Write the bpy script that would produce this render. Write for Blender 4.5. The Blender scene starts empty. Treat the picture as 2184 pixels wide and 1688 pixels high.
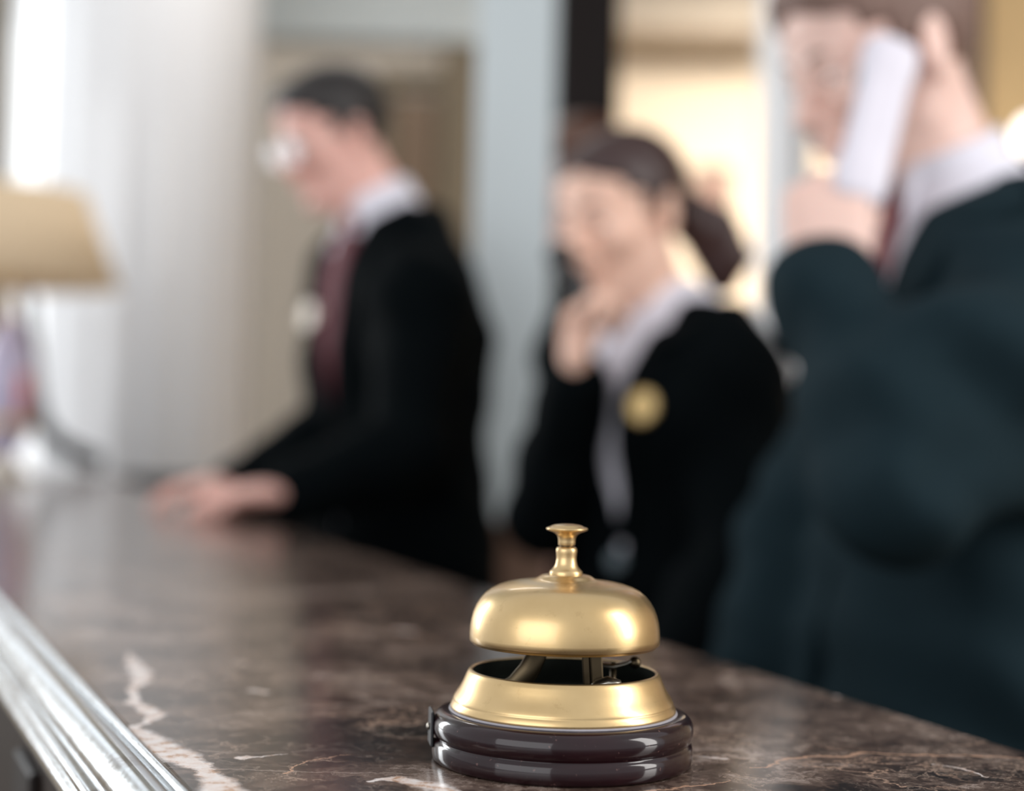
import bpy, math, random
import numpy as np
from mathutils import Vector, Matrix

random.seed(4)
SC = bpy.context.scene
COL = SC.collection
PI = math.pi

# ------------------------------------------------------------------ camera
FPX = 3280.0                      # focal length in pixels of the 2184 x 1688 frame
H = 1.05                          # counter height
CAM = Vector((0.0, 0.0, H + 0.125))
PITCH = math.atan(93.0 / FPX)
ROLL = math.radians(1.4)
RC = Matrix.Rotation(PI / 2 + PITCH, 3, 'X') @ Matrix.Rotation(ROLL, 3, 'Z')
cd = bpy.data.cameras.new('camera')
cam = bpy.data.objects.new('camera', cd)
COL.objects.link(cam)
cam.matrix_world = Matrix.Translation(CAM) @ RC.to_4x4()
cd.sensor_width = 36.0
cd.lens = FPX / 2184.0 * 36.0
cd.clip_start = 0.02
cd.dof.use_dof = True
cd.dof.focus_distance = 0.572
cd.dof.aperture_fstop = 3.5
SC.camera = cam

# ------------------------------------------------------------------ light
world = bpy.data.worlds.new('world')
SC.world = world
world.use_nodes = True
world.node_tree.nodes['Background'].inputs[0].default_value = (0.93, 0.96, 1.0, 1)
world.node_tree.nodes['Background'].inputs[1].default_value = 0.84

def area(name, loc, target, sx, sy, power, color=(1, 1, 1)):
    l = bpy.data.lights.new(name, 'AREA')
    l.shape = 'RECTANGLE'; l.size = sx; l.size_y = sy
    l.energy = power; l.color = color
    o = bpy.data.objects.new(name, l)
    COL.objects.link(o)
    o.location = loc
    o.rotation_euler = (Vector(target) - Vector(loc)).to_track_quat('-Z', 'Y').to_euler()
    return o

area('window_light_left', (-3.8, 4.3, 2.1), (0.2, 2.2, 1.2), 0.9, 2.4, 92, (0.93, 0.97, 1.0))
area('window_light_far_left', (-2.82, 5.68, 1.75), (-0.5, 1.5, 1.15), 0.6, 2.1, 5, (0.95, 0.98, 1.0))
area('window_light_right', (2.7, 0.10, 2.2), (0.0, 0.6, 1.1), 0.7, 2.3, 56, (1.0, 0.97, 0.94))
area('window_light_front', (-2.7, -2.9, 2.3), (0.1, 2.4, 1.3), 4.2, 2.8, 78, (0.97, 0.98, 1.0))
lc = area('cream_room_fill_light', (1.5, 5.0, 3.25), (1.35, 7.0, 1.7), 1.6, 1.2, 112, (1.0, 0.89, 0.76))  # unseen lamp added to warm and brighten the cream back room
lc.data.spread = math.radians(95)
lc = area('niche_fill_light', (-0.35, 4.3, 3.25), (-0.45, 4.9, 0), 1.2, 0.7, 19, (1.0, 0.96, 0.92))  # second unseen lamp, added to lift the taupe niche wall

SC.view_settings.view_transform = 'Standard'
SC.view_settings.look = 'None'
SC.view_settings.gamma = 1.0
SC.view_settings.use_curve_mapping = False
SC.view_settings.exposure = 0.12
SC.cycles.use_denoising = True
SC.cycles.max_bounces = 6
SC.cycles.use_adaptive_sampling = True
SC.cycles.adaptive_threshold = 0.02
SC.cycles.sample_clamp_indirect = 6.0

# ------------------------------------------------------------------ pixel <-> place
def ray(px, py):
    return RC @ Vector(((px - 1092.0) / FPX, -(py - 844.0) / FPX, -1.0))

def W(px, py, Y):
    d = ray(px, py)
    return CAM + d * (Y / d.y)

def G(px, py, z=H):
    d = ray(px, py)
    return CAM + d * ((z - CAM.z) / d.z)

# ------------------------------------------------------------------ tagging
def tag(o, label=None, cat=None, group=None, kind=None):
    if label: o['label'] = label
    if cat: o['category'] = cat
    if group: o['group'] = group
    if kind: o['kind'] = kind
    return o

def empty(name, loc=(0, 0, 0), rz=0.0):
    o = bpy.data.objects.new(name, None)
    COL.objects.link(o)
    o.location = loc
    o.rotation_euler = (0, 0, rz)
    o.empty_display_size = 0.05
    return o

def put(name, me, mat=None, parent=None, smooth=True, world_space=False):
    """link one mesh object; world_space: mesh coordinates are world ones although it has a parent"""
    o = bpy.data.objects.new(name, me)
    COL.objects.link(o)
    if mat: me.materials.append(mat)
    if smooth:
        me.polygons.foreach_set('use_smooth', [True] * len(me.polygons))
    if parent:
        o.parent = parent
        if world_space:
            m = Matrix.Translation(parent.location) @ parent.rotation_euler.to_matrix().to_4x4()
            p = parent.parent
            while p:
                m = Matrix.Translation(p.location) @ p.rotation_euler.to_matrix().to_4x4() @ m
                p = p.parent
            me.transform(m.inverted())
    return o

def mesh(verts, faces):
    me = bpy.data.meshes.new('m')
    me.from_pydata([tuple(v) for v in verts], [], faces)
    me.update()
    return me

class MB:
    """collects shapes that become ONE mesh"""
    def __init__(s): s.v = []; s.f = []
    def add(s, v, f):
        n = len(s.v); s.v += [tuple(p) for p in v]; s.f += [[i + n for i in q] for q in f]
        return s
    def box(s, c, d, M=None, bev=0.0):
        x, y, z = d[0] / 2, d[1] / 2, d[2] / 2
        b = min(bev, x * .9, y * .9, z * .9)
        if b <= 0:
            v = [Vector((sx * x, sy * y, sz * z)) for sx in (-1, 1) for sy in (-1, 1) for sz in (-1, 1)]
            f = [[0, 1, 3, 2], [4, 6, 7, 5], [0, 4, 5, 1], [2, 3, 7, 6], [0, 2, 6, 4], [1, 5, 7, 3]]
        else:
            v = []; idx = {}
            for sx in (-1, 1):
                for sy in (-1, 1):
                    for sz in (-1, 1):
                        for a in range(3):
                            p = [sx * (x - b), sy * (y - b), sz * (z - b)]
                            p[a] = (sx * x, sy * y, sz * z)[a]
                            idx[(sx, sy, sz, a)] = len(v); v.append(Vector(p))
            f = []
            for a in range(3):
                o = [q for q in range(3) if q != a]
                for sg in (-1, 1):
                    q = []
                    for (i, j) in ((-1, -1), (1, -1), (1, 1), (-1, 1)):
                        k = [0, 0, 0]; k[a] = sg; k[o[0]] = i; k[o[1]] = j
                        q.append(idx[(k[0], k[1], k[2], a)])
                    f.append(q)
                for i in (-1, 1):
                    for j in (-1, 1):
                        q = []
                        for (sg, ax) in ((-1, o[0]), (1, o[0]), (1, o[1]), (-1, o[1])):
                            k = [0, 0, 0]; k[a] = sg; k[o[0]] = i; k[o[1]] = j
                            q.append(idx[(k[0], k[1], k[2], ax)])
                        f.append(q)
            for sx in (-1, 1):
                for sy in (-1, 1):
                    for sz in (-1, 1):
                        f.append([idx[(sx, sy, sz, a)] for a in range(3)])
        c = Vector(c)
        if M is not None: v = [M @ p for p in v]
        s.add([p + c for p in v], f)
        return s
    def lathe(s, prof, n=64, c=(0, 0, 0), caps=True):
        """prof: list of (r, z), from bottom to top"""
        c = Vector(c); v = []; f = []
        for r, z in prof:
            for k in range(n):
                a = 2 * PI * k / n
                v.append((c.x + r * math.cos(a), c.y + r * math.sin(a), c.z + z))
        m = len(prof)
        for j in range(m - 1):
            for k in range(n):
                k2 = (k + 1) % n
                f.append([j * n + k, j * n + k2, (j + 1) * n + k2, (j + 1) * n + k])
        if caps:
            f.append([k for k in range(n)][::-1]); f.append([(m - 1) * n + k for k in range(n)])
        s.add(v, f); return s
    def tube(s, pts, rad, n=12, flat=1.0, up=None, caps=True):
        """tube through pts; rad number or list; flat squashes one axis"""
        pts = [Vector(p) for p in pts]
        if not hasattr(rad, '__len__'): rad = [rad] * len(pts)
        v = []; f = []
        ref = Vector(up) if up is not None else Vector((0, 0, 1))
        for i, p in enumerate(pts):
            t = (pts[min(i + 1, len(pts) - 1)] - pts[max(i - 1, 0)]).normalized()
            a = t.cross(ref)
            if a.length < 1e-3: a = t.cross(Vector((1, 0, 0)))
            a.normalize(); b = t.cross(a).normalized()
            if up is None: ref = -b if b.dot(ref) < 0 else b
            for k in range(n):
                th = 2 * PI * k / n
                v.append(p + a * (math.cos(th) * rad[i]) + b * (math.sin(th) * rad[i] * flat))
        m = len(pts)
        for j in range(m - 1):
            for k in range(n):
                k2 = (k + 1) % n
                f.append([j * n + k, j * n + k2, (j + 1) * n + k2, (j + 1) * n + k])
        if caps:
            f.append(list(range(n))[::-1]); f.append([(m - 1) * n + k for k in range(n)])
        s.add(v, f); return s
    def ball(s, c, r, M=None, nu=20, nv=12):
        rr = r if hasattr(r, '__len__') else (r, r, r)
        v = []; f = []
        for j in range(nv + 1):
            ph = PI * j / nv
            for k in range(nu):
                th = 2 * PI * k / nu
                p = Vector((rr[0] * math.sin(ph) * math.cos(th), rr[1] * math.sin(ph) * math.sin(th), rr[2] * math.cos(ph)))
                if M is not None: p = M @ p
                v.append(p + Vector(c))
        for j in range(nv):
            for k in range(nu):
                k2 = (k + 1) % nu
                f.append([j * nu + k, (j + 1) * nu + k, (j + 1) * nu + k2, j * nu + k2])
        s.add(v, f); return s
    def sweep(s, prof, path, caps=True):
        """prof: list of (offset Vector) cross-section points, path: list of Vectors (straight sweep)"""
        v = []; f = []; n = len(prof)
        for p in path:
            for q in prof: v.append(p + q)
        for j in range(len(path) - 1):
            for k in range(n):
                k2 = (k + 1) % n
                f.append([j * n + k, j * n + k2, (j + 1) * n + k2, (j + 1) * n + k])
        if caps:
            f.append(list(range(n))[::-1]); f.append([(len(path) - 1) * n + k for k in range(n)])
        s.add(v, f); return s
    def build(s, name, mat=None, parent=None, smooth=True, world_space=False, auto=None):
        me = mesh(s.v, s.f)
        me.validate()
        import bmesh
        bm = bmesh.new(); bm.from_mesh(me)
        bmesh.ops.remove_doubles(bm, verts=bm.verts, dist=1e-6)
        bmesh.ops.recalc_face_normals(bm, faces=bm.faces)
        bm.to_mesh(me); bm.free()
        o = put(name, me, mat, parent, smooth, world_space)
        if smooth and auto:
            me.set_sharp_from_angle(angle=math.radians(auto))
        return o

# ------------------------------------------------------------------ materials
def srgb(r, g, b):
    return tuple(((c / 255) / 12.92 if c / 255 <= 0.04045 else ((c / 255 + 0.055) / 1.055) ** 2.4) for c in (r, g, b)) + (1.0,)

class NT:
    def __init__(s, name):
        s.m = bpy.data.materials.new(name); s.m.use_nodes = True
        s.t = s.m.node_tree; s.b = s.t.nodes['Principled BSDF']
    def n(s, ty, **kw):
        o = s.t.nodes.new(ty)
        for k, v in kw.items():
            if k.startswith('in_'):
                key = k[3:]
                key = int(key) if key.isdigit() else key.replace('_', ' ')
                s.set(o.inputs[key], v)
            else: setattr(o, k, v)
        return o
    def set(s, sock, v):
        if isinstance(v, bpy.types.NodeSocket): s.t.links.new(v, sock)
        elif isinstance(v, bpy.types.Node): s.t.links.new(v.outputs[0], sock)
        else: sock.default_value = v
    def math(s, op, a, b=0.0, c=None, clamp=False):
        o = s.t.nodes.new('ShaderNodeMath'); o.operation = op; o.use_clamp = clamp
        s.set(o.inputs[0], a); s.set(o.inputs[1], b)
        if c is not None: s.set(o.inputs[2], c)
        return o.outputs[0]
    def vmath(s, op, a, b=None, out=0):
        o = s.t.nodes.new('ShaderNodeVectorMath'); o.operation = op
        s.set(o.inputs[0], a)
        if b is not None: s.set(o.inputs[1], b)
        return o.outputs[out]
    def ramp(s, fac, stops, interp='LINEAR'):
        o = s.t.nodes.new('ShaderNodeValToRGB'); s.set(o.inputs[0], fac)
        cr = o.color_ramp; cr.interpolation = interp
        while len(cr.elements) > 1: cr.elements.remove(cr.elements[-1])
        cr.elements[0].position = stops[0][0]; cr.elements[0].color = stops[0][1]
        for p, c in stops[1:]:
            e = cr.elements.new(p); e.color = c
        return o.outputs[0]
    def mix(s, f, a, b, blend='MIX'):
        o = s.t.nodes.new('ShaderNodeMix'); o.data_type = 'RGBA'; o.blend_type = blend
        s.set(o.inputs[0], f); s.set(o.inputs[6], a); s.set(o.inputs[7], b)
        return o.outputs[2]
    def noise(s, scale, detail=4, rough=0.55, vec=None, dist=0.0):
        o = s.n('ShaderNodeTexNoise'); o.inputs['Scale'].default_value = scale
        o.inputs['Detail'].default_value = detail; o.inputs['Roughness'].default_value = rough
        o.inputs['Distortion'].default_value = dist
        if vec is not None: s.set(o.inputs['Vector'], vec)
        return o
    def bump(s, h, strength=0.2, dist=0.002):
        o = s.n('ShaderNodeBump'); o.inputs['Strength'].default_value = strength
        o.inputs['Distance'].default_value = dist; s.set(o.inputs['Height'], h)
        s.set(s.b.inputs['Normal'], o.outputs[0])
    def obj(s): return s.n('ShaderNodeTexCoord').outputs['Object']

def simple(name, col, rough=0.5, metal=0.0, var=0.06, nscale=30.0, bump=0.0, **kw):
    """plain procedural material: base colour with a slight noise variation"""
    t = NT(name)
    nz = t.noise(nscale, 4, 0.6, t.obj())
    a = tuple(min(1, c * (1 - var)) for c in col[:3]) + (1,)
    b = tuple(min(1, c * (1 + var)) for c in col[:3]) + (1,)
    t.set(t.b.inputs['Base Color'], t.mix(nz.outputs[0], a, b))
    t.b.inputs['Roughness'].default_value = rough
    t.b.inputs['Metallic'].default_value = metal
    for k, v in kw.items(): t.b.inputs[k.replace('_', ' ')].default_value = v
    if bump: t.bump(nz.outputs[0], bump, 0.002)
    return t.m

def wood(name, c1, c2, rough=0.35, scale=6.0, axis=(1, 1, 0.12)):
    t = NT(name)
    mp = t.n('ShaderNodeMapping', in_Vector=t.obj()); mp.inputs['Scale'].default_value = axis
    nz = t.noise(scale * 4, 6, 0.6, mp.outputs[0], 0.8)
    t.set(t.b.inputs['Base Color'], t.mix(nz.outputs[0], c1, c2))
    t.b.inputs['Roughness'].default_value = rough
    t.bump(nz.outputs[0], 0.1, 0.002)
    return t.m

M = {}
def brass_mat():
    t = NT('aged_brass')
    o = t.obj()
    n1 = t.noise(28, 5, 0.6, o); n2 = t.noise(160, 4, 0.7, o)
    c = t.mix(n1.outputs[0], (0.50, 0.325, 0.135, 1), (0.72, 0.53, 0.28, 1))
    sp = t.ramp(n2.outputs[0], [(0.60, (0, 0, 0, 1)), (0.74, (1, 1, 1, 1))])
    spf = t.math('MULTIPLY', sp, 0.25)
    c = t.mix(spf, c, (0.30, 0.17, 0.06, 1))
    t.set(t.b.inputs['Base Color'], c)
    t.b.inputs['Metallic'].default_value = 1.0
    r = t.math('MULTIPLY_ADD', n1.outputs[0], 0.16, 0.26)
    t.set(t.b.inputs['Roughness'], r)
    t.b.inputs['Coat Weight'].default_value = 0.35
    t.b.inputs['Coat Roughness'].default_value = 0.08
    t.bump(n2.outputs[0], 0.05, 0.0004)
    return t.m
M['brass'] = brass_mat()
M['brass_dark'] = simple('tarnished_brass', (0.10, 0.075, 0.045, 1), 0.38, 1.0, 0.35, 90)
M['brass_inside'] = simple('brass_inner_dark', (0.035, 0.04, 0.034, 1), 0.4, 0.6, 0.5, 120)  # darker tone for the ring lining and floor plate
M['steel'] = simple('dull_steel', (0.45, 0.42, 0.36, 1), 0.28, 1.0, 0.25, 140)
M['felt'] = simple('pale_washer', (0.30, 0.28, 0.30, 1), 0.6, 0.0, 0.2, 150)
M['leather'] = simple('black_strap', (0.01, 0.01, 0.012, 1), 0.45, 0.0, 0.2, 150)

def lacquer_mat():
    t = NT('lacquered_mahogany')
    o = t.obj()
    n1 = t.noise(60, 5, 0.6, o); n2 = t.noise(420, 2, 0.5, o)
    c = t.mix(n1.outputs[0], (0.006, 0.0020, 0.003, 1), (0.022, 0.005, 0.007, 1))
    chips = t.ramp(n2.outputs[0], [(0.70, (0, 0, 0, 1)), (0.74, (1, 1, 1, 1))])
    c = t.mix(chips, c, (0.10, 0.05, 0.045, 1))
    t.set(t.b.inputs['Base Color'], c)
    t.b.inputs['Roughness'].default_value = 0.28
    t.b.inputs['Specular IOR Level'].default_value = 0.08
    t.b.inputs['Coat Weight'].default_value = 0.7
    t.b.inputs['Coat Roughness'].default_value = 0.07
    t.bump(n1.outputs[0], 0.12, 0.001)
    return t.m
M['lacquer'] = lacquer_mat()

# ---- marble: dark brown emperador with fine veins, plus the large veins where the slab has them
VEINS = [  # (pixel polyline on the slab, width px-ish in metres, colour id)
    ([(278, 1395), (290, 1425), (305, 1440), (282, 1475), (290, 1500), (335, 1525), (300, 1545), (285, 1556), (340, 1590), (385, 1618), (440, 1640), (480, 1700)], [.001, .006, .007, .002, .004, .005, .002, .006, .010, .009, .005, .012], 0),
    ([(780, 1668), (860, 1664), (930, 1680), (960, 1700)], [.001, .006, .007, .003], 0),
    ([(540, 1474), (560, 1478)], [.004, .003], 0),
    ([(850, 1345), (875, 1347)], [.006, .005], 0),
    ([(505, 1413), (520, 1415)], [.004, .003], 0),
    ([(520, 1617), (560, 1616), (610, 1608)], [.003, .0015, .0005], 0),
    ([(1600, 1640), (1640, 1640), (1690, 1618), (1740, 1613), (1800, 1616), (1850, 1607), (1980, 1612), (2184, 1616)], [.0003, .0012, .0012, .0011, .0012, .0014, .0016, .001], 1),
    ([(1990, 1630), (2060, 1640), (2100, 1660)], [.0006, .0016, .0006], 0),
    ([(1475, 1615), (1530, 1618)], [.0005, .0022], 0),
    ([(1850, 1475), (1790, 1487)], [.003, .004], 0),
    ([(380, 1548), (500, 1530), (640, 1512), (820, 1497), (1000, 1484)], [.0008, .0012, .0016, .0018, .0012], 2),
    ([(360, 1636), (560, 1644), (760, 1648), (1000, 1655)], [.0005, .0009, .0010, .0007], 2),
    ([(360, 1600), (440, 1602), (520, 1608), (600, 1604), (700, 1600)], [.0005, .0006, .0005, .0006, .0003], 2),
    ([(600, 1650), (660, 1622), (740, 1610)], [.0010, .0007, .0003], 1),
    ([(1380, 1690), (1480, 1678), (1560, 1664)], [.0012, .0010, .0003], 1),
]
def marble_mat():
    t = NT('brown_marble')
    P = t.n('ShaderNodeTexCoord').outputs['Object']
    nd = t.noise(26, 5, 0.65, P)
    d = t.vmath('SCALE', t.vmath('SUBTRACT', nd.outputs['Color'], (0.5, 0.5, 0.5)))
    d.node.inputs['Scale'].default_value = 0.07
    Q = t.vmath('ADD', P, d)
    big = t.noise(9, 5, 0.6, Q, 1.0)
    mid = t.noise(58, 9, 0.78, Q, 0.6)
    base = t.ramp(t.math('ADD', t.math('MULTIPLY', big.outputs[0], 0.5), t.math('MULTIPLY', mid.outputs[0], 0.5)),
                  [(0.36, (0.010, 0.009, 0.009, 1)), (0.44, (0.026, 0.018, 0.016, 1)), (0.50, (0.070, 0.044, 0.034, 1)),
                   (0.55, (0.16, 0.11, 0.086, 1)), (0.61, (0.36, 0.28, 0.24, 1))])
    # fine veins: voronoi cell borders in two sizes
    def cracks(scale, w, amount, col):
        v = t.n('ShaderNodeTexVoronoi', feature='DISTANCE_TO_EDGE'); v.inputs['Scale'].default_value = scale
        t.set(v.inputs['Vector'], Q)
        m = t.noise(scale * 0.45, 3, 0.6, P)
        gate = t.ramp(m.outputs[0], [(0.48, (0, 0, 0, 1)), (0.60, (1, 1, 1, 1))])
        k = t.ramp(v.outputs['Distance'], [(0.0, (1, 1, 1, 1)), (w, (0, 0, 0, 1))])
        return t.math('MULTIPLY', t.math('MULTIPLY', k, gate), amount), col
    c = base
    for a in (cracks(16, 0.022, 0.85, (0.50, 0.33, 0.24, 1)), cracks(38, 0.04, 0.75, (0.42, 0.30, 0.23, 1)), cracks(85, 0.06, 0.55, (0.34, 0.26, 0.21, 1))):
        c = t.mix(a[0], c, a[1])
    # large veins
    dn = t.noise(48, 5, 0.75, P)
    d2 = t.vmath('SCALE', t.vmath('SUBTRACT', dn.outputs['Color'], (0.5, 0.5, 0.5)))
    d2.node.inputs['Scale'].default_value = 0.016
    Q2 = t.vmath('ADD', P, d2)
    sep = t.n('ShaderNodeSeparateXYZ', in_Vector=Q2)
    X, Y = sep.outputs[0], sep.outputs[1]
    dist = {0: None, 1: None, 2: None}
    for pts, ws, ci in VEINS:
        g = [G(*p) for p in pts]
        for i in range(len(g) - 1):
            ax, ay, bx, by = g[i].x, g[i].y, g[i + 1].x, g[i + 1].y
            L2 = (bx - ax) ** 2 + (by - ay) ** 2
            px = t.math('SUBTRACT', X, ax); py = t.math('SUBTRACT', Y, ay)
            dot = t.math('ADD', t.math('MULTIPLY', px, (bx - ax) / L2), t.math('MULTIPLY', py, (by - ay) / L2))
            h = t.math('MAXIMUM', t.math('MINIMUM', dot, 1.0), 0.0)
            ex = t.math('SUBTRACT', px, t.math('MULTIPLY', h, bx - ax)); ey = t.math('SUBTRACT', py, t.math('MULTIPLY', h, by - ay))
            ds = t.math('SQRT', t.math('ADD', t.math('MULTIPLY', ex, ex), t.math('MULTIPLY', ey, ey)))
            w = t.math('MULTIPLY_ADD', h, ws[i + 1] - ws[i], ws[i])
            q = t.math('DIVIDE', ds, w)
            dist[ci] = q if dist[ci] is None else t.math('MINIMUM', dist[ci], q)
    cols = {2: (0.26, 0.20, 0.17, 1), 1: (0.55, 0.33, 0.22, 1), 0: None}
    for ci in (2, 1, 0):
        k = t.ramp(dist[ci], [(0.55, (1, 1, 1, 1)), (1.0, (0, 0, 0, 1))])
        if ci == 0:
            wn = t.noise(120, 4, 0.7, P)
            wc = t.ramp(wn.outputs[0], [(0.38, (0.50, 0.30, 0.19, 1)), (0.46, (0.74, 0.60, 0.53, 1)), (0.6, (0.82, 0.75, 0.72, 1))])
            c = t.mix(k, c, wc)
        else:
            c = t.mix(t.math('MULTIPLY', k, 0.85), c, cols[ci])
    t.set(t.b.inputs['Base Color'], c)
    sm = t.noise(14, 4, 0.6, P)
    t.set(t.b.inputs['Roughness'], t.math('MULTIPLY_ADD', sm.outputs[0], 0.10, 0.10))
    t.b.inputs['IOR'].default_value = 1.52
    return t.m
M['marble'] = marble_mat()

def chrome_mat():
    t = NT('worn_silver_moulding')
    o = t.obj()
    n1 = t.noise(22, 5, 0.65, o, 0.6); n2 = t.noise(220, 3, 0.6, o)
    wear = t.ramp(n1.outputs[0], [(0.56, (0, 0, 0, 1)), (0.66, (1, 1, 1, 1))])
    c = t.mix(t.math('MULTIPLY', wear, 0.5), (0.52, 0.56, 0.60, 1), (0.20, 0.18, 0.18, 1))
    t.set(t.b.inputs['Base Color'], c)
    t.b.inputs['Metallic'].default_value = 1.0
    t.set(t.b.inputs['Roughness'], t.math('MULTIPLY_ADD', n2.outputs[0], 0.16, 0.10))
    t.bump(n2.outputs[0], 0.06, 0.0006)
    return t.m
M['chrome'] = chrome_mat()
M['dark_wood'] = wood('dark_stained_wood', (0.004, 0.002, 0.0018, 1), (0.010, 0.005, 0.004, 1), 0.6)
M['dark_wood'].node_tree.nodes['Principled BSDF'].inputs['Specular IOR Level'].default_value = 0.2
M['brown_wood'] = wood('brown_dado_wood', (0.10, 0.055, 0.035, 1), (0.20, 0.12, 0.085, 1), 0.4)
M['oak'] = wood('oak_door_frame', (0.10, 0.055, 0.025, 1), (0.15, 0.088, 0.038, 1), 0.4)
M['taupe'] = simple('taupe_wall_paint', srgb(186, 176, 163), 0.7, 0, 0.05, 3)
M['olive'] = simple('olive_brown_wall_paint', srgb(104, 92, 73), 0.7, 0, 0.08, 3)
M['cream'] = simple('cream_wall_paint', srgb(228, 214, 194), 0.7, 0, 0.06, 2)
M['ceiling'] = simple('ceiling_plaster', srgb(182, 188, 188), 0.8, 0, 0.03, 3)
M['white_col'] = simple('glossy_white_column_paint', srgb(220, 220, 222), 0.3, 0, 0.03, 5, Coat_Weight=1.0, Coat_Roughness=0.10)
M['grey_col'] = simple('pale_grey_pilaster_paint', srgb(184, 192, 194), 0.35, 0, 0.03, 5)
M['gold'] = simple('gold_curtain_cloth', srgb(232, 194, 138), 0.6, 0, 0.1, 12)
M['floor'] = simple('beige_stone_floor', srgb(130, 118, 105), 0.3, 0, 0.1, 4)
M['suit'] = simple('black_suit_wool', (0.0012, 0.0024, 0.0030, 1), 0.85, 0, 0.15, 60, 0.05)
M['suit_r'] = simple('charcoal_green_suit_wool', (0.010, 0.020, 0.025, 1), 0.8, 0, 0.15, 60, 0.05)
for k in ('suit', 'suit_r'):
    b = M[k].node_tree.nodes['Principled BSDF']; b.inputs['Sheen Weight'].default_value = 0.0
    b.inputs['Specular IOR Level'].default_value = 0.05
M['shirt'] = simple('white_shirt_cotton', srgb(220, 217, 226), 0.75, 0, 0.03, 40)
M['tie'] = simple('burgundy_tie_silk', (0.115, 0.012, 0.022, 1), 0.7, 0, 0.2, 50)
M['tie_r'] = simple('deep_red_tie_silk', (0.17, 0.006, 0.012, 1), 0.45, 0, 0.2, 50)
def skin_mat(name, col, sss=0.12):
    t = NT(name)
    o = t.obj()
    n1 = t.noise(9, 4, 0.6, o); n2 = t.noise(260, 2, 0.6, o)
    a = tuple(c * f for c, f in zip(col[:3], (0.95, 0.84, 0.82))) + (1,)
    t.set(t.b.inputs['Base Color'], t.mix(n1.outputs[0], col, a))
    t.b.inputs['Roughness'].default_value = 0.5
    t.b.inputs['Subsurface Weight'].default_value = sss
    t.b.inputs['Subsurface Radius'].default_value = (0.012, 0.005, 0.003)
    t.b.inputs['Subsurface Scale'].default_value = 1.0
    t.bump(n2.outputs[0], 0.05, 0.0005)
    return t.m
M['skin_l'] = skin_mat('fair_skin_rosy', (0.78, 0.47, 0.40, 1))
M['skin_w'] = skin_mat('fair_skin_warm', (0.86, 0.58, 0.45, 1))
M['skin_r'] = skin_mat('fair_skin_pale', (0.80, 0.57, 0.49, 1))
M['hair_l'] = simple('black_brown_hair', (0.012, 0.008, 0.007, 1), 0.5, 0, 0.5, 120, 0.4)
M['hair_w'] = simple('dark_auburn_hair', (0.035, 0.013, 0.011, 1), 0.38, 0, 0.5, 120, 0.4)
M['hair_r'] = simple('short_brown_hair', (0.17, 0.10, 0.078, 1), 0.6, 0, 0.3, 160, 0.5)
M['hair_b'] = simple('copper_hair', (0.10, 0.034, 0.016, 1), 0.45, 0, 0.4, 120, 0.4)
M['phone_white'] = simple('white_handset_plastic', srgb(214, 209, 218), 0.4, 0, 0.02, 40)
M['phone_grey'] = simple('grey_handset_plastic', srgb(120, 135, 140), 0.4, 0, 0.05, 40)
M['phone_dark'] = simple('black_handset_plastic', (0.012, 0.010, 0.010, 1), 0.3, 0, 0.1, 40)
M['badge_silver'] = simple('pale_badge_enamel', srgb(205, 196, 184), 0.4, 0.2, 0.05, 60)
M['badge_gold'] = simple('gold_badge_metal', (0.80, 0.56, 0.24, 1), 0.42, 0.45, 0.1, 80)
M['eye'] = simple('eye_white', (0.75, 0.72, 0.70, 1), 0.2, 0, 0.03, 40)
M['iris'] = simple('brown_iris', (0.03, 0.016, 0.01, 1), 0.15, 0, 0.2, 200)
M['lips'] = simple('lip_skin', (0.45, 0.16, 0.14, 1), 0.4, 0, 0.08, 80)
M['shoe'] = simple('black_shoe_leather', (0.01, 0.01, 0.01, 1), 0.25, 0, 0.1, 60)
M['button'] = simple('grey_button_horn', (0.16, 0.20, 0.22, 1), 0.2, 0, 0.1, 100)
def shade_mat():
    t = NT('beige_lampshade_cloth')
    w = t.noise(180, 3, 0.6, t.obj())
    t.set(t.b.inputs['Base Color'], t.mix(w.outputs[0], srgb(205, 180, 148), srgb(216, 194, 164)))
    t.b.inputs['Roughness'].default_value = 0.85
    t.b.inputs['Emission Color'].default_value = srgb(220, 190, 150)
    t.b.inputs['Emission Strength'].default_value = 0.12
    return t.m
M['shade'] = shade_mat()
M['porcelain'] = simple('lilac_white_porcelain', srgb(188, 180, 205), 0.12, 0, 0.06, 30)
M['flower'] = simple('coral_painted_flower', srgb(214, 110, 100), 0.3, 0, 0.15, 60)
def emit(name, col, st):
    t = NT(name)
    n = t.noise(8, 2, 0.5, t.obj())
    t.set(t.b.inputs['Base Color'], t.mix(n.outputs[0], col, col))
    t.b.inputs['Emission Color'].default_value = col
    t.b.inputs['Emission Strength'].default_value = st
    return t.m
M['bulb'] = emit('lit_opal_glass', (1.0, 0.97, 0.92, 1), 2.4)
M['warm_bulb'] = emit('lit_warm_glass', (1.0, 0.62, 0.25, 1), 30.0)
M['window_glow'] = emit('bright_window_pane', (0.95, 0.97, 1.0, 1), 1.6)

# ------------------------------------------------------------------ sculpting field (smooth blended shapes -> one surface)
def vec(p): return np.array([p[0], p[1], p[2]], dtype=np.float64)

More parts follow.
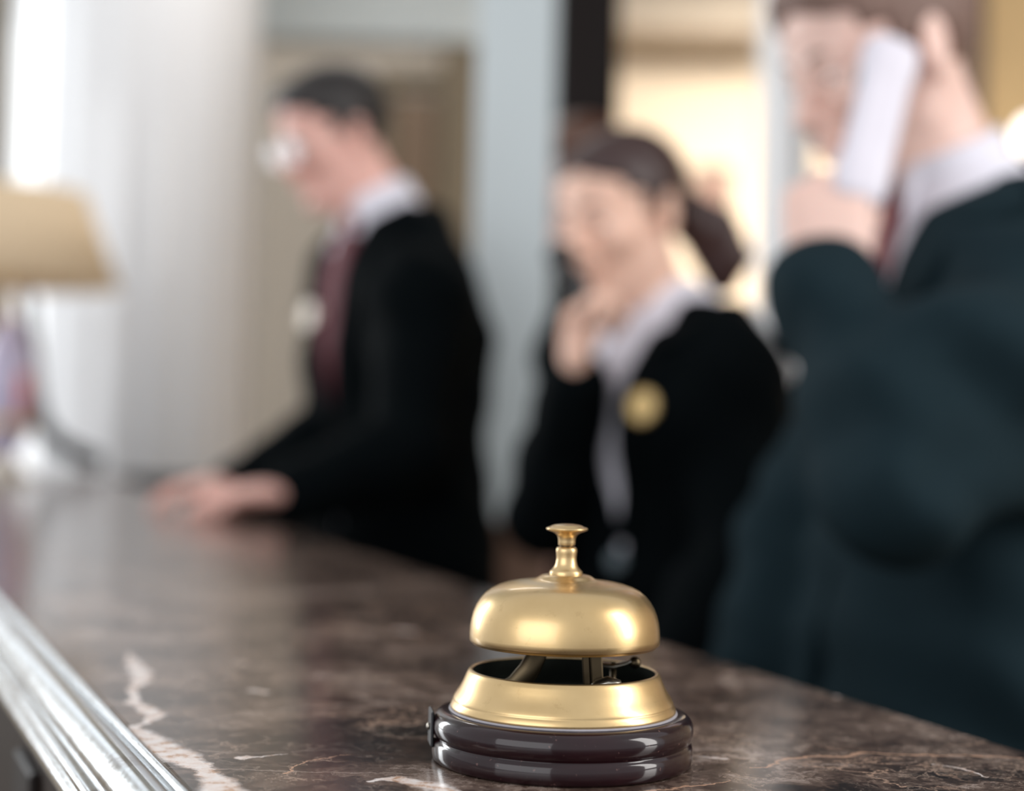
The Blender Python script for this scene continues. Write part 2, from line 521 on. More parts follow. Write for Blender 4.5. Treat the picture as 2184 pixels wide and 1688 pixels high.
class Field:
    def __init__(s, h=0.005): s.ops = []; s.h = h; s.lim = None
    @staticmethod
    def dseg(X, Y, Z, a, b):
        ab = b - a; L = float(ab @ ab) + 1e-12
        px, py, pz = X - a[0], Y - a[1], Z - a[2]
        t = np.clip((px * ab[0] + py * ab[1] + pz * ab[2]) / L, 0, 1)
        return t, px - t * ab[0], py - t * ab[1], pz - t * ab[2]
    def cap(s, a, b, ra, rb=None, k=0.02, u=None, sc=1.0, sub=False):
        """tapered capsule; u, sc: radius scale along direction u (flattened section)"""
        a, b = vec(a), vec(b); rb = ra if rb is None else rb
        R = max(ra, rb) * max(1.0, sc)
        def f(X, Y, Z):
            t, x, y, z = s.dseg(X, Y, Z, a, b)
            if u is not None:
                w = vec(u); w = w / np.linalg.norm(w)
                d = (x * w[0] + y * w[1] + z * w[2]) * (1 / sc - 1)
                x, y, z = x + d * w[0], y + d * w[1], z + d * w[2]
                r = ra + (rb - ra) * t
                q = np.sqrt(x * x + y * y + z * z)
                return (q - r) * min(1.0, sc) if sc < 1 else (q - r)
            return np.sqrt(x * x + y * y + z * z) - (ra + (rb - ra) * t)
        s.ops.append((f, np.minimum(a, b) - R, np.maximum(a, b) + R, k, sub)); return s
    def ell(s, c, r, Rm=None, k=0.02, sub=False):
        c = vec(c); A = np.array(Rm) if Rm is not None else np.eye(3)
        R = max(r)
        def f(X, Y, Z):
            x, y, z = X - c[0], Y - c[1], Z - c[2]
            u = (x * A[0, 0] + y * A[1, 0] + z * A[2, 0]); v = (x * A[0, 1] + y * A[1, 1] + z * A[2, 1]); w = (x * A[0, 2] + y * A[1, 2] + z * A[2, 2])
            k0 = np.sqrt((u / r[0]) ** 2 + (v / r[1]) ** 2 + (w / r[2]) ** 2)
            k1 = np.sqrt((u / r[0] ** 2) ** 2 + (v / r[1] ** 2) ** 2 + (w / r[2] ** 2) ** 2) + 1e-9
            return k0 * (k0 - 1) / k1
        s.ops.append((f, c - R, c + R, k, sub)); return s
    def box(s, c, hd, Rm=None, r=0.004, k=0.01, sub=False):
        c = vec(c); A = np.array(Rm) if Rm is not None else np.eye(3)
        R = float(np.linalg.norm(hd))
        def f(X, Y, Z):
            x, y, z = X - c[0], Y - c[1], Z - c[2]
            q = []
            for i in range(3):
                q.append(np.abs(x * A[0, i] + y * A[1, i] + z * A[2, i]) - (hd[i] - r))
            m = [np.maximum(v, 0) for v in q]
            return np.sqrt(m[0] ** 2 + m[1] ** 2 + m[2] ** 2) + np.minimum(np.maximum(np.maximum(q[0], q[1]), q[2]), 0) - r
        s.ops.append((f, c - R, c + R, k, sub)); return s
    def cut(s, fn, lo=None, hi=None, k=0.004):
        """remove the region where fn < 0"""
        s.ops.append((fn, None if lo is None else vec(lo), None if hi is None else vec(hi), k, True)); return s
    def keep(s, fn, k=0.003):
        """keep only where fn < 0"""
        s.ops.append((lambda X, Y, Z: -fn(X, Y, Z), None, None, k, True)); return s
    def wave(s, fn):
        s.ops.append((fn, None, None, 0, 'wave')); return s
    def mesh(s):
        h = s.h
        adds = [o for o in s.ops if o[4] is False]
        lo = np.min([o[1] for o in adds], axis=0) - 3 * h
        hi = np.max([o[2] for o in adds], axis=0) + 3 * h
        if s.lim is not None:
            lo = np.maximum(lo, s.lim[0]); hi = np.minimum(hi, s.lim[1])
        n = np.ceil((hi - lo) / h).astype(int) + 1
        ax = [lo[i] + h * np.arange(n[i]) for i in range(3)]
        D = np.full(n, 0.3, dtype=np.float32)
        for fn, a, b, k, sub in s.ops:
            if a is None: sl = (slice(0, n[0]), slice(0, n[1]), slice(0, n[2]))
            else:
                m = k + 4 * h
                i0 = np.clip(np.floor((a - m - lo) / h).astype(int), 0, n); i1 = np.clip(np.ceil((b + m - lo) / h).astype(int) + 1, 0, n)
                if np.any(i1 <= i0): continue
                sl = tuple(slice(i0[i], i1[i]) for i in range(3))
            X = ax[0][sl[0]].astype(np.float32)[:, None, None]; Y = ax[1][sl[1]].astype(np.float32)[None, :, None]; Z = ax[2][sl[2]].astype(np.float32)[None, None, :]
            d = fn(X, Y, Z); d0 = D[sl]
            if sub == 'wave': D[sl] = d0 + d; continue
            if sub: d = -d
            if k > 0:
                hh = np.maximum(k - np.abs(d0 - d), 0) / k
                e = hh * hh * k * 0.25
            else: e = 0
            D[sl] = (np.maximum(d0, d) + e) if sub else (np.minimum(d0, d) - e)
        D[0] = D[-1] = 0.3; D[:, 0] = D[:, -1] = 0.3; D[:, :, 0] = D[:, :, -1] = 0.3
        return nets(D, lo, h)

def nets(D, lo, h):
    S = D < 0
    c = np.zeros(tuple(np.array(S.shape) - 1), dtype=np.int8)
    off = [(i, j, k) for i in (0, 1) for j in (0, 1) for k in (0, 1)]
    nx, ny, nz = c.shape
    for i, j, k in off: c += S[i:i + nx, j:j + ny, k:k + nz]
    act = (c > 0) & (c < 8)
    idx = np.argwhere(act)
    if len(idx) == 0: raise RuntimeError('empty field')
    vid = np.full(c.shape, -1, dtype=np.int32); vid[act] = np.arange(len(idx))
    acc = np.zeros((len(idx), 3)); cnt = np.zeros(len(idx))
    val = {o: D[idx[:, 0] + o[0], idx[:, 1] + o[1], idx[:, 2] + o[2]].astype(np.float64) for o in off}
    for o in off:
        for a in range(3):
            if o[a] == 0:
                p = list(o); p[a] = 1; p = tuple(p)
                v0, v1 = val[o], val[p]
                m = (v0 < 0) != (v1 < 0)
                t = v0[m] / (v0[m] - v1[m])
                q = np.tile(np.array(o, dtype=float), (int(m.sum()), 1)); q[:, a] += t
                acc[m] += q; cnt[m] += 1
    V = lo + h * (idx + acc / cnt[:, None])
    F = []
    for a in range(3):
        b, g = (a + 1) % 3, (a + 2) % 3
        s0 = [slice(1, -1)] * 3; s1 = [slice(1, -1)] * 3
        s0[a] = slice(0, -1); s1[a] = slice(1, None)
        A, B = S[tuple(s0)], S[tuple(s1)]
        e = np.argwhere(A != B)
        sgn = A[tuple(e.T)]
        p = e.copy(); p[:, b] += 1; p[:, g] += 1      # grid point at the low end of the edge
        def cell(db, dg):
            q = p.copy(); q[:, b] -= db; q[:, g] -= dg
            return vid[q[:, 0], q[:, 1], q[:, 2]]
        q = np.stack([cell(1, 1), cell(0, 1), cell(0, 0), cell(1, 0)], axis=1)
        q[~sgn] = q[~sgn][:, ::-1]
        F.append(q)
    F = np.concatenate(F); F = F[(F >= 0).all(axis=1)]
    # one light smoothing pass
    for _ in range(1):
        su = np.zeros_like(V); cn = np.zeros(len(V))
        for i in range(4):
            j = (i + 1) % 4
            np.add.at(su, F[:, i], V[F[:, j]]); np.add.at(su, F[:, j], V[F[:, i]])
            np.add.at(cn, F[:, i], 1); np.add.at(cn, F[:, j], 1)
        V = V * 0.5 + 0.5 * su / np.maximum(cn, 1)[:, None]
    me = bpy.data.meshes.new('m')
    me.vertices.add(len(V)); me.vertices.foreach_set('co', V.astype(np.float32).ravel())
    me.loops.add(len(F) * 4); me.loops.foreach_set('vertex_index', F.astype(np.int32).ravel())
    me.polygons.add(len(F)); me.polygons.foreach_set('loop_start', np.arange(0, len(F) * 4, 4, dtype=np.int32))
    me.polygons.foreach_set('loop_total', np.full(len(F), 4, dtype=np.int32))
    me.update(calc_edges=True)
    return me

# ------------------------------------------------------------------ SETTING
def slab(name, lo, hi, mat, kind='structure'):
    lo, hi = Vector(lo), Vector(hi)
    o = MB().box((0, 0, 0), hi - lo).build(name, mat, None, False)
    o.location = (lo + hi) / 2
    if kind: o['kind'] = kind
    return o

CEIL = 3.3
slab('floor', (-4.2, -3.0, -0.1), (4.2, 7.4, 0.0), M['floor'])
slab('ceiling', (-4.2, 2.4, CEIL), (4.2, 7.4, CEIL + 0.1), M['ceiling'])
slab('wall_left', (-4.3, 3.6, 0), (-4.2, 7.4, CEIL), M['cream'])
slab('wall_right', (4.2, 1.0, 0), (4.3, 7.4, CEIL), M['cream'])

def panel(name, px0, px1, Y, th, z0, z1, mat, label=None, cat=None, kind=None, bev=0.004):
    """upright box whose face towards the lobby spans px0..px1 at depth Y"""
    x0, x1 = (px0 - 1092) / FPX * Y, (px1 - 1092) / FPX * Y
    o = MB().box((0, 0, (z1 - z0) / 2), (x1 - x0, th, z1 - z0), None, bev).build(name, mat, None, False)
    o.location = ((x0 + x1) / 2, Y + th / 2, z0)
    return tag(o, label, cat, None, kind)

panel('wall_back', -400, 2700, 7.15, 0.1, 0, CEIL, M['cream'], kind='structure')
panel('wall_niche', 380, 1015, 5.7, 0.12, 0, 2.64, M['taupe'], kind='structure')
panel('trim_1', 380, 1015, 5.64, 0.10, 2.64, 3.0, M['ceiling'], kind='structure')        # pale soffit over the niche
d = empty('door_1', ((868 - 1092) / FPX * 5.5, 5.56, 0)); d['kind'] = 'structure'
MB().box((0, 0, 1.2), (0.16, 0.05, 2.4), None, .004).build('door_leaf', M['oak'], d, False)
MB().box((-0.105, -0.01, 1.25), (0.06, 0.09, 2.5), None, .004).box((0.105, -0.01, 1.25), (0.03, 0.09, 2.5), None, .004).box((0, -0.01, 2.47), (0.24, 0.085, 0.06), None, .004).build('door_frame', M['olive'], d, False)
panel('trim_4', 925, 1010, 5.52, 0.1, 0, 2.6, M['olive'], kind='structure')
MB().tube([(0.055, -0.03, 1.05), (0.055, -0.07, 1.05), (0.0, -0.075, 1.05)], 0.009, 10).build('door_handle', M['brass'], d)
# cream room at the right: cornice and dropped soffit
panel('trim_2', 1290, 1680, 6.6, 0.3, 2.96, CEIL, M['taupe'], kind='structure')
panel('wall_partition', 2086, 2700, 4.3, 0.12, 0, CEIL, M['gold'], kind='structure')
panel('trim_3', 2066, 2092, 4.24, 0.2, 0, CEIL, M['brown_wood'], kind='structure')

# tall window left of the picture, outside the frame of the photograph, that lights the column's edge
wn = empty('window_1', (-2.82, 5.6, 0.65)); wn['kind'] = 'structure'
b = MB()
for x in (-.72, 0, .72): b.box((x, 0, 1.125), (.05, .06, 2.25))
for z in (0.03, 1.1, 2.2): b.box((0, 0.004, z), (1.39, .048, .05))
b.build('window_frame', M['ceiling'], wn, False)
MB().box((0, -.05, -.02), (1.6, .16, .04), None, .006).build('window_sill', M['ceiling'], wn, False)
slab('wall_window_bottom', (-4.2, 5.62, 0), (-1.24, 5.72, .65), M['cream'])
slab('wall_window_top', (-4.2, 5.62, 2.9), (-1.24, 5.72, CEIL), M['cream'])
slab('wall_window_jamb', (-4.2, 5.62, .65), (-3.56, 5.72, 2.9), M['cream'])
slab('wall_window_pier', (-2.08, 5.62, .65), (-1.24, 5.72, 2.9), M['olive'])

# framed picture on the cream wall
pc = empty('framed_picture', ((1512 - 1092) / FPX * 7.1, 7.14, 2.30))
tag(pc, 'small framed picture in muted grey brown tones hanging on the cream wall', 'picture')
MB().box((0, -0.012, 0), (0.155, 0.02, 0.30), None, .004).build('canvas', simple('muted_brown_paint', srgb(150, 122, 112), 0.7, 0, 0.3, 9), pc, False)
fr = MB()
for c_, s_ in (((-.085, 0), (.02, .34)), ((.085, 0), (.02, .34)), ((0, -.16), (.19, .02)), ((0, .16), (.19, .02))):
    fr.box((c_[0], -.018, c_[1]), (s_[0], .03, s_[1]), None, .003)
fr.build('frame', simple('grey_picture_frame', srgb(120, 110, 100), 0.5), pc, False)

# columns
def column(name, x, y, r, z1, mat, label, flutes=0, base=None):
    root = empty(name, (x, y, 0)); tag(root, label, 'column')
    n = 96; v = []; f = []
    prof = [(1.0, 0.26), (1.0, z1 - .25)]
    for zr, z in prof:
        for k in range(n):
            a = 2 * PI * k / n
            rr = r * (1 - (0.022 * (0.5 + 0.5 * math.cos(flutes * a)) if flutes else 0))
            v.append((rr * math.cos(a), rr * math.sin(a), z))
    for k in range(n): f.append([k, (k + 1) % n, n + (k + 1) % n, n + k])
    b = MB(); b.add(v, f); b.build('shaft', mat, root)
    MB().lathe([(r * 1.3, 0), (r * 1.3, .1), (r * 1.22, .12), (r * 1.25, .15), (r * 1.22, .19), (r * 1.08, .21), (r * 1.08, .25), (r * .97, .28)], 64).build('base', base or mat, root, auto=40)
    MB().lathe([(r * .97, z1 - .28), (r * 1.06, z1 - .25), (r * 1.06, z1 - .22), (r * 1.2, z1 - .12), (r * 1.28, z1 - .1), (r * 1.28, z1)], 64).build('capital', mat, root, auto=40)
    return root
column('column', -1.262, 5.05, 0.405, CEIL, M['white_col'], 'massive glossy white fluted column rising behind the table lamp', 20)
column('column', (1664 - 1092) / FPX * 4.5, 4.5, 0.082, CEIL, M['white_col'], 'slim white column between the woman and the man on the phone', 0)
pl = empty('pilaster', ((1085 - 1092) / FPX * 2.9, 2.9, 0)); tag(pl, 'pale grey square pilaster standing on a brown wooden base', 'pilaster')
MB().box((0, 0, (1.02 + CEIL) / 2), (0.146, 0.12, CEIL - 1.02), None, .006).build('shaft', M['grey_col'], pl, False)
MB().box((0, 0, 0.495), (0.165, 0.16, 0.99), None, .006).box((0, 0, 1.005), (0.18, 0.175, 0.03), None, .005).build('base', M['brown_wood'], pl, False)
po = panel('wooden_post', 1168, 1306, 3.5, 0.14, 0, CEIL, M['dark_wood'], 'tall nearly black wooden post right of the pale grey pilaster', 'post', None, .008)

# dark panelled ledge behind the counter
lg = empty('wooden_ledge', (0, 4.3, 0)); tag(lg, 'low dark wooden panelled ledge between counter end and niche', 'ledge')
x0, x1 = -1.085, -0.18
MB().box(((x0 + x1) / 2, 0.02, 0.5), (x1 - x0, 0.10, 1.0), None, .004).build('panelling', M['dark_wood'], lg, False)
MB().box(((x0 + x1) / 2, 0, 1.025), (x1 - x0 + .02, 0.2, 0.045), None, .012).build('cap_rail', M['dark_wood'], lg, False)
# curved wooden rail at the far end of the counter
pts = [W(*p) for p in ((50, 600, 4.22), (58, 640, 4.22), (64, 720, 4.22), (68, 800, 4.22), (74, 860, 4.22), (92, 915, 4.22), (125, 948, 4.22), (170, 972, 4.22), (212, 986, 4.22))]
sm = []
for i in range(len(pts) - 1):
    for t in (0, .5): sm.append(pts[i].lerp(pts[i + 1], t))
sm.append(pts[-1])
o = MB().tube(sm, [0.014 + 0.012 * min(1, i / 8) for i in range(len(sm))], 14).build('curved_rail', M['dark_wood'])
tag(o, 'dark wooden scroll rail curving up from the ledge beside the lamp', 'rail')

# wall sconce, lit globe at the right edge
sc_ = empty('wall_sconce', tuple(W(2206, 290, 4.12))); tag(sc_, 'small lit round wall lamp on the gold wall at the right edge', 'lamp')
MB().ball((0, 0, 0), 0.05).build('globe', M['bulb'], sc_)
MB().lathe([(0.03, -.085), (0.034, -.075), (0.02, -.06), (0.032, -.045)], 24).tube([(0, 0, -.075), (0, .1, -.09), (0, .16, -.06)], .008, 10).build('bracket', M['brass'], sc_)
MB().box((0, .165, -.06), (.06, .03, .12), None, .006).build('wall_plate', M['brass'], sc_, False)

# ------------------------------------------------------------------ COUNTER
Fa = Vector((-0.1093, 0.5381, 0)); fe = Vector((-0.4053, 0.9142, 0)).normalized()
Ba = Vector((0.2176, 0.6466, 0)); be = Vector((-0.3510, 0.9364, 0)).normalized()
out = Vector((-fe.y, fe.x, 0)).normalized()
def Fy(y): return Fa + fe * ((y - Fa.y) / fe.y)
def By(y): return Ba + be * ((y - Ba.y) / be.y)
Y0, Y1 = -0.35, 4.5
ctr = empty('reception_counter', (Fy(.6).x, .6, 0)); tag(ctr, 'long reception counter with brown marble top and silver edge moulding', 'counter')
q = [Fy(Y0), By(Y0), By(Y1), Fy(Y1)]
b = MB(); b.add([p + Vector((0, 0, H - .032)) for p in q] + [p + Vector((0, 0, H)) for p in q],
                [[3, 2, 1, 0], [4, 5, 6, 7], [0, 1, 5, 4], [1, 2, 6, 5], [2, 3, 7, 6], [3, 0, 4, 7]])
top = b.build('marble_top', M['marble'], ctr, False)      # its coordinates stay world ones: offset the object back
top.location = -ctr.location
mo = top.modifiers.new('edge', 'BEVEL'); mo.width = 0.0022; mo.segments = 3; mo.limit_method = 'ANGLE'
prof = [(-.006, -.0012), (.0000, .0000), (.0006, .0012), (.0018, .0018), (.0030, .0012), (.0038, -.0008), (.0050, -.0008), (.0062, .0006), (.0085, .0016), (.0115, .0014),
        (.0145, .0002), (.0172, -.0022), (.0192, -.0052), (.0202, -.0085), (.0200, -.0112), (.0212, -.0118), (.0232, -.0118), (.0248, -.0130), (.0255, -.0150),
        (.0249, -.0170), (.0237, -.0180), (.0240, -.0186), (.0256, -.0192), (.0268, -.0212), (.0270, -.0240), (.0258, -.0268), (.0225, -.0285), (-.006, -.0285)]
pv = [out * a_ + Vector((0, 0, H + z_)) for a_, z_ in prof]
path = [Fy(Y0 + (Y1 - Y0) * i / 120) for i in range(121)]
tr = MB().sweep(pv, path).build('edge_moulding', M['chrome'], ctr, True, auto=50)
tr.location = -ctr.location
bq = [Fy(Y0 + .02) + out * .014, By(Y0 + .02) - Vector((be.y, -be.x, 0)) * .03, By(Y1 - .02) - Vector((be.y, -be.x, 0)) * .03, Fy(Y1 - .02) + out * .014]
b = MB(); b.add([p for p in bq] + [p + Vector((0, 0, H - .0325)) for p in bq],
                [[3, 2, 1, 0], [4, 5, 6, 7], [0, 1, 5, 4], [1, 2, 6, 5], [2, 3, 7, 6], [3, 0, 4, 7]])
M['walnut'] = wood('walnut_front', (0.010, 0.006, 0.004, 1), (0.030, 0.018, 0.013, 1), 0.6, 8)
M['walnut'].node_tree.nodes['Principled BSDF'].inputs['Specular IOR Level'].default_value = 0.1
bd = b.build('cabinet_body', M['walnut'], ctr, False); bd.location = -ctr.location
b = MB()
for i in range(12):                                      # upright stiles on the front
    p = Fy(.1 + i * .36) + out * .016
    A = Matrix((tuple(fe), tuple(out), (0, 0, 1))).transposed()
    b.box(p + Vector((0, 0, .5)), (.07, .008, 1.0), A, .002)
st = b.build('front_stiles', M['dark_wood'], ctr, False); st.location = -ctr.location

# ------------------------------------------------------------------ SERVICE BELL
BC = G(1198, 1620)
bell = empty('service_bell', (BC.x, BC.y, H)); bell.scale = (1.02,) * 3; tag(bell, 'brass reception bell with push button on a round dark wooden base', 'bell')
S = 1 / 5530.0 * 1.008
MB().lathe([(0, 0.0002), (.0490, 0.0002), (.0498, .0010), (.0500, .0030), (.0499, .0065), (.0494, .0077), (.0484, .0082),
            (.0484, .0086), (.0492, .0092), (.0499, .0108), (.0502, .0130), (.0499, .0152), (.0490, .0170), (.0474, .0182), (.0450, .0187), (0, .0187)], 128, caps=False).build('wooden_base', M['lacquer'], bell)
MB().lathe([(.0300, .0187), (.0437, .0187), (.0439, .0190), (.0437, .0195), (.0300, .0195)], 96, caps=False).build('washer', M['felt'], bell)
MB().lathe([(.0330, .0195), (.0430, .0195), (.0433, .0199), (.0432, .0205), (.0427, .0216), (.0424, .0222), (.0422, .0224), (.0423, .0228), (.0420, .0236), (.0412, .0250), (.0402, .0264),
            (.0392, .0281), (.0382, .0302), (.0374, .0322), (.0367, .0336), (.0361, .0342), (.0354, .0343), (.0350, .0339)], 128, caps=False).build('base_ring', M['brass'], bell)
MB().lathe([(.0330, .0197), (.0345, .0200), (.0400, .0205), (.0390, .0240), (.0370, .0280), (.0358, .0310), (.0351, .0338)], 96, caps=False).build('ring_lining', M['brass_inside'], bell)
MB().lathe([(0, .0197), (.0345, .0198), (.0345, .0202), (.022, .0204), (.020, .0212), (0, .0214)], 64, caps=False).build('floor_plate', M['brass_inside'], bell)
dome = [(.0355, .0452), (.0362, .0449), (.0365, .0452), (.03655, .0475), (.0364, .0505), (.0360, .0532), (.0353, .0560), (.0342, .0586), (.0328, .0609), (.0310, .0630), (.0289, .0647), (.0262, .0661),
        (.0232, .0671), (.0200, .0678), (.0170, .0682), (.0145, .0685), (.0125, .0689), (.0112, .0694), (.0103, .0700), (.0094, .0705), (.0080, .0708), (.0055, .0709)]
inn = [(max(r - .0012, .003), z - .0012) for r, z in dome[2:]]
dm = MB().lathe(dome + inn[::-1] + [(.0353, .0455), (.0355, .0452)], 160, caps=False).build('bell_dome', M['brass'], bell)
MB().lathe([(.0040, .0700), (.0063, .0700), (.00635, .0702), (.00635, .0718), (.0062, .0722), (.0056, .0727), (.0050, .0734), (.0044, .0743), (.00405, .0755), (.00385, .0768),
            (.00385, .0778), (.0040, .0790), (.0041, .0800), (.0040, .0807), (.0036, .0813), (.0030, .0816), (.001, .0816)], 64, caps=False).build('stem', M['brass'], bell)
MB().lathe([(0, .0810), (.0026, .0810), (.0026, .0826), (0, .0826)], 32, caps=False).build('plunger_rod', M['brass_dark'], bell)
MB().lathe([(0, .0822), (.0032, .0822), (.0033, .0824), (.0033, .0836), (.0034, .0846), (.0037, .0856), (.0043, .0864), (.0055, .0871), (.0070, .0876), (.0079, .0880), (.0081, .0884), (.0079, .0888),
            (.0070, .0891), (.0064, .08915), (.0062, .0895), (.0050, .0899), (.0030, .0902), (0, .0903)], 64, caps=False).build('push_button', M['brass'], bell)
# striking mechanism between ring and dome
b = MB()
b.tube([(-.0270, -.006, .0225), (-.0225, -.006, .0250), (-.0175, -.006, .0290), (-.0135, -.006, .0345), (-.0108, -.005, .0400), (-.0092, -.004, .0460), (-.0070, -.003, .0540), (-.004, -.001, .0630), (-.003, 0, .0690)], [.0050, .0050, .0046, .0042, .0038, .0036, .003, .003, .003], 12, 0.45, (0, 1, 0))
b.box((-.027, -.006, .0218), (.016, .010, .0014), None, .0004)
b.build('curved_bracket', M['brass_dark'], bell)
A = Matrix.Rotation(math.radians(-4), 3, 'Y')
b = MB().box((.0118, -.012, .0385), (.0046, .0028, .034), A, .0005).box((.0080, -.0105, .0385), (.0030, .0024, .034), A, .0005).box((.0100, -.006, .0560), (.012, .014, .002), None, .0004)
b.build('post', M['brass_dark'], bell, False)
b = MB().tube([(.0100, -.017, .0285), (.0125, -.017, .0312), (.0160, -.017, .0325), (.0190, -.017, .0318), (.0200, -.017, .0285)], .0024, 12, 1.6, (0, 1, 0))
b.box((.012, -.017, .0300), (.014, .006, .0012), None, .0004).build('lever_foot', M['steel'], bell)
hm = MB()
hm.tube([(.010, .010, .0365), (.015, .009, .0352), (.020, .008, .0350), (.0245, .007, .0362), (.0275, .006, .0378)], [.003, .0036, .0036, .003, .0018], 14, 0.32, (0, 0, 1))
h_ = hm.build('hammer_arm', M['steel'], bell)
MB().ball((.0278, .006, .0368), .0024).build('hammer_head', M['brass_dark'], bell)
MB().lathe([(0, .0200), (.0012, .0200), (.0012, .0350), (0, .0350)], 16, (.0195, .008, 0), False).lathe([(0, .0353), (.0012, .0353), (.0010, .0366), (0, .0368)], 16, (.0195, .008, 0), False).build('pivot_pin', M['brass_dark'], bell)
# strap with a stud on the left side of the wooden base
A = Matrix.Rotation(math.radians(8), 3, 'Z')
sp = MB().box((-.0503, -.004, .0120), (.0012, .013, .0135), A, .0005).build('side_plate', M['leather'], bell, False)
MB().ball((-.0513, -.004, .0122), (.0009, .0014, .0014)).build('stud', M['steel'], sp)

# ------------------------------------------------------------------ TABLE LAMP
lp = empty('table_lamp', (-1.19, 3.62, H)); tag(lp, 'table lamp with beige cloth shade on a lilac porcelain vase base', 'lamp')
MB().lathe([(0, 0.001), (.075, 0.001), (.078, .006), (.074, .014), (.045, .022), (.035, .04), (.03, .06), (0, .06)], 48, caps=False).build('foot', M['badge_silver'], lp)
vs = MB().lathe([(0, .055), (.03, .055), (.034, .07), (.05, .10), (.064, .15), (.070, .20), (.068, .25), (.058, .30), (.042, .34), (.028, .365), (.024, .38), (0, .38)], 64, caps=False).build('vase', M['porcelain'], lp)
fl = MB()
for k in range(7):
    a = 2 * PI * k / 7
    fl.ball((.052 + .006 * math.cos(a), -.043, .215 + .024 * math.sin(a)), (.010, .012, .014))
fl.ball((.054, -.046, .215), (.014, .010, .014)).ball((.050, -.046, .165), (.008, .010, .022))
fl.build('flower_relief', M['flower'], vs)
MB().lathe([(.0716, .125), (.0635, .130), (.066, .140), (.062, .145)], 48, caps=False).build('band', M['brass'], vs)
MB().lathe([(0, .375), (.018, .375), (.02, .39), (.008, .40), (.007, .50), (.012, .505), (.012, .54), (0, .54)], 24, caps=False).build('stem', M['brass'], lp)
rb, rt = .252, .168
MB().lathe([(rb, .462), (rb - .004, .462), (rt - .004, .682), (rt, .682), (rb, .462)], 64, caps=False).build('lamp_shade', M['shade'], lp)
b = MB()
for k in range(3):
    a = 2 * PI * k / 3
    b.tube([(0, 0, .54), ((rb + rt) / 2 * .93 * math.cos(a), (rb + rt) / 2 * .93 * math.sin(a), .585)], .0025, 8)
b.build('shade_spider', M['brass'], lp)
# ------------------------------------------------------------------ PEOPLE
def nrm(v): return Vector(v).normalized()

def frame(yaw, pitch=0.0, tilt=0.0):
    """columns: forward, left, up. yaw in degrees turns from -X towards the camera (-Y); pitch bows forward"""
    f = Vector((-math.cos(math.radians(yaw)), -math.sin(math.radians(yaw)), 0))
    l = Vector((0, 0, 1)).cross(f)
    A = Matrix((tuple(f), tuple(l), (0, 0, 1))).transposed()
    return A @ Matrix.Rotation(math.radians(pitch), 3, 'Y') @ Matrix.Rotation(math.radians(tilt), 3, 'X')

def head_field(F, c, A, nb, s=1.0, female=False):
    P = lambda x, y, z: c + A @ (Vector((x, y, z)) * s)
    R = [list(r) for r in A]
    r3 = lambda a, b, d: (a * s, b * s, d * s)
    F.ell(P(-.012, 0, .038), r3(.096, .075, .079), R, .02)
    F.ell(P(.048, 0, .045), r3(.040, .056, .048), R, .02)
    F.ell(P(.034, 0, -.018), r3(.056, .060, .072), R, .02)
    F.ell(P(.032, 0, -.070), r3(.046, .046, .036), R, .02)
    jw = .9 if female else 1.0
    for e in (-1, 1):
        F.cap(P(-.004, e * .052 * jw, -.035), P(.012, e * .046 * jw, -.066), .020 * s, .017 * s, .015)
        F.cap(P(.012, e * .046 * jw, -.066), P(.066, e * .014, -.100), .017 * s, .015 * s, .015)
        F.ell(P(.062, e * .040, -.022), r3(.025, .022, .022), R, .015)
    F.ell(P(.074, 0, -.102), r3(.019, .022, .016), R, .014)
    for e in (-1, 1):
        F.cap(P(.086, e * .012, .020), P(.076, e * .042, .024), .008 * s, .006 * s, .012)
        F.ell(P(.096, e * .031, .004), r3(.014, .019, .011), R, .008, sub=True)
        F.ell(P(.0765, e * .031, .010), r3(.0150, .0175, .007), R, .003)      # upper lid
        F.ell(P(.0765, e * .031, -.004), r3(.0140, .0165, .005), R, .003)     # lower lid
        F.ell(P(.099, e * .012, -.035), r3(.010, .007, .006), R, .006)
    F.cap(P(.088, 0, .018), P(.108, 0, -.026), .007 * s, .0105 * s, .010)
    F.ell(P(.107, 0, -.031), r3(.011, .010, .009), R, .008)
    F.ell(P(.092, 0, -.048), r3(.010, .018, .014), R, .008)
    F.ell(P(.0945, 0, -.0595), r3(.0105, .022, .0055), R, .003)
    F.ell(P(.0915, 0, -.0715), r3(.0105, .019, .0065), R, .003)
    for e in (-1, 1):                                                          # ears
        EA = A @ Matrix.Rotation(math.radians(-12), 3, 'Y') @ Matrix.Rotation(math.radians(e * 14), 3, 'Z')
        ER = [list(r) for r in EA]
        F.ell(P(-.010, e * .077, -.002), r3(.018, .0065, .031), ER, .006)
        F.ell(P(-.006, e * .0845, .002), r3(.0095, .005, .017), ER, .004, sub=True)
        F.ell(P(-.004, e * .077, -.027), r3(.009, .006, .010), ER, .004)
    F.cap(P(-.022, 0, -.05), nb, .054 * s * (.86 if female else 1), .060 * s * (.84 if female else 1), .025)
    F.cap(P(.020, 0, -.082), nb + A @ Vector((.02, 0, 0)), .034 * s, .042 * s, .03)

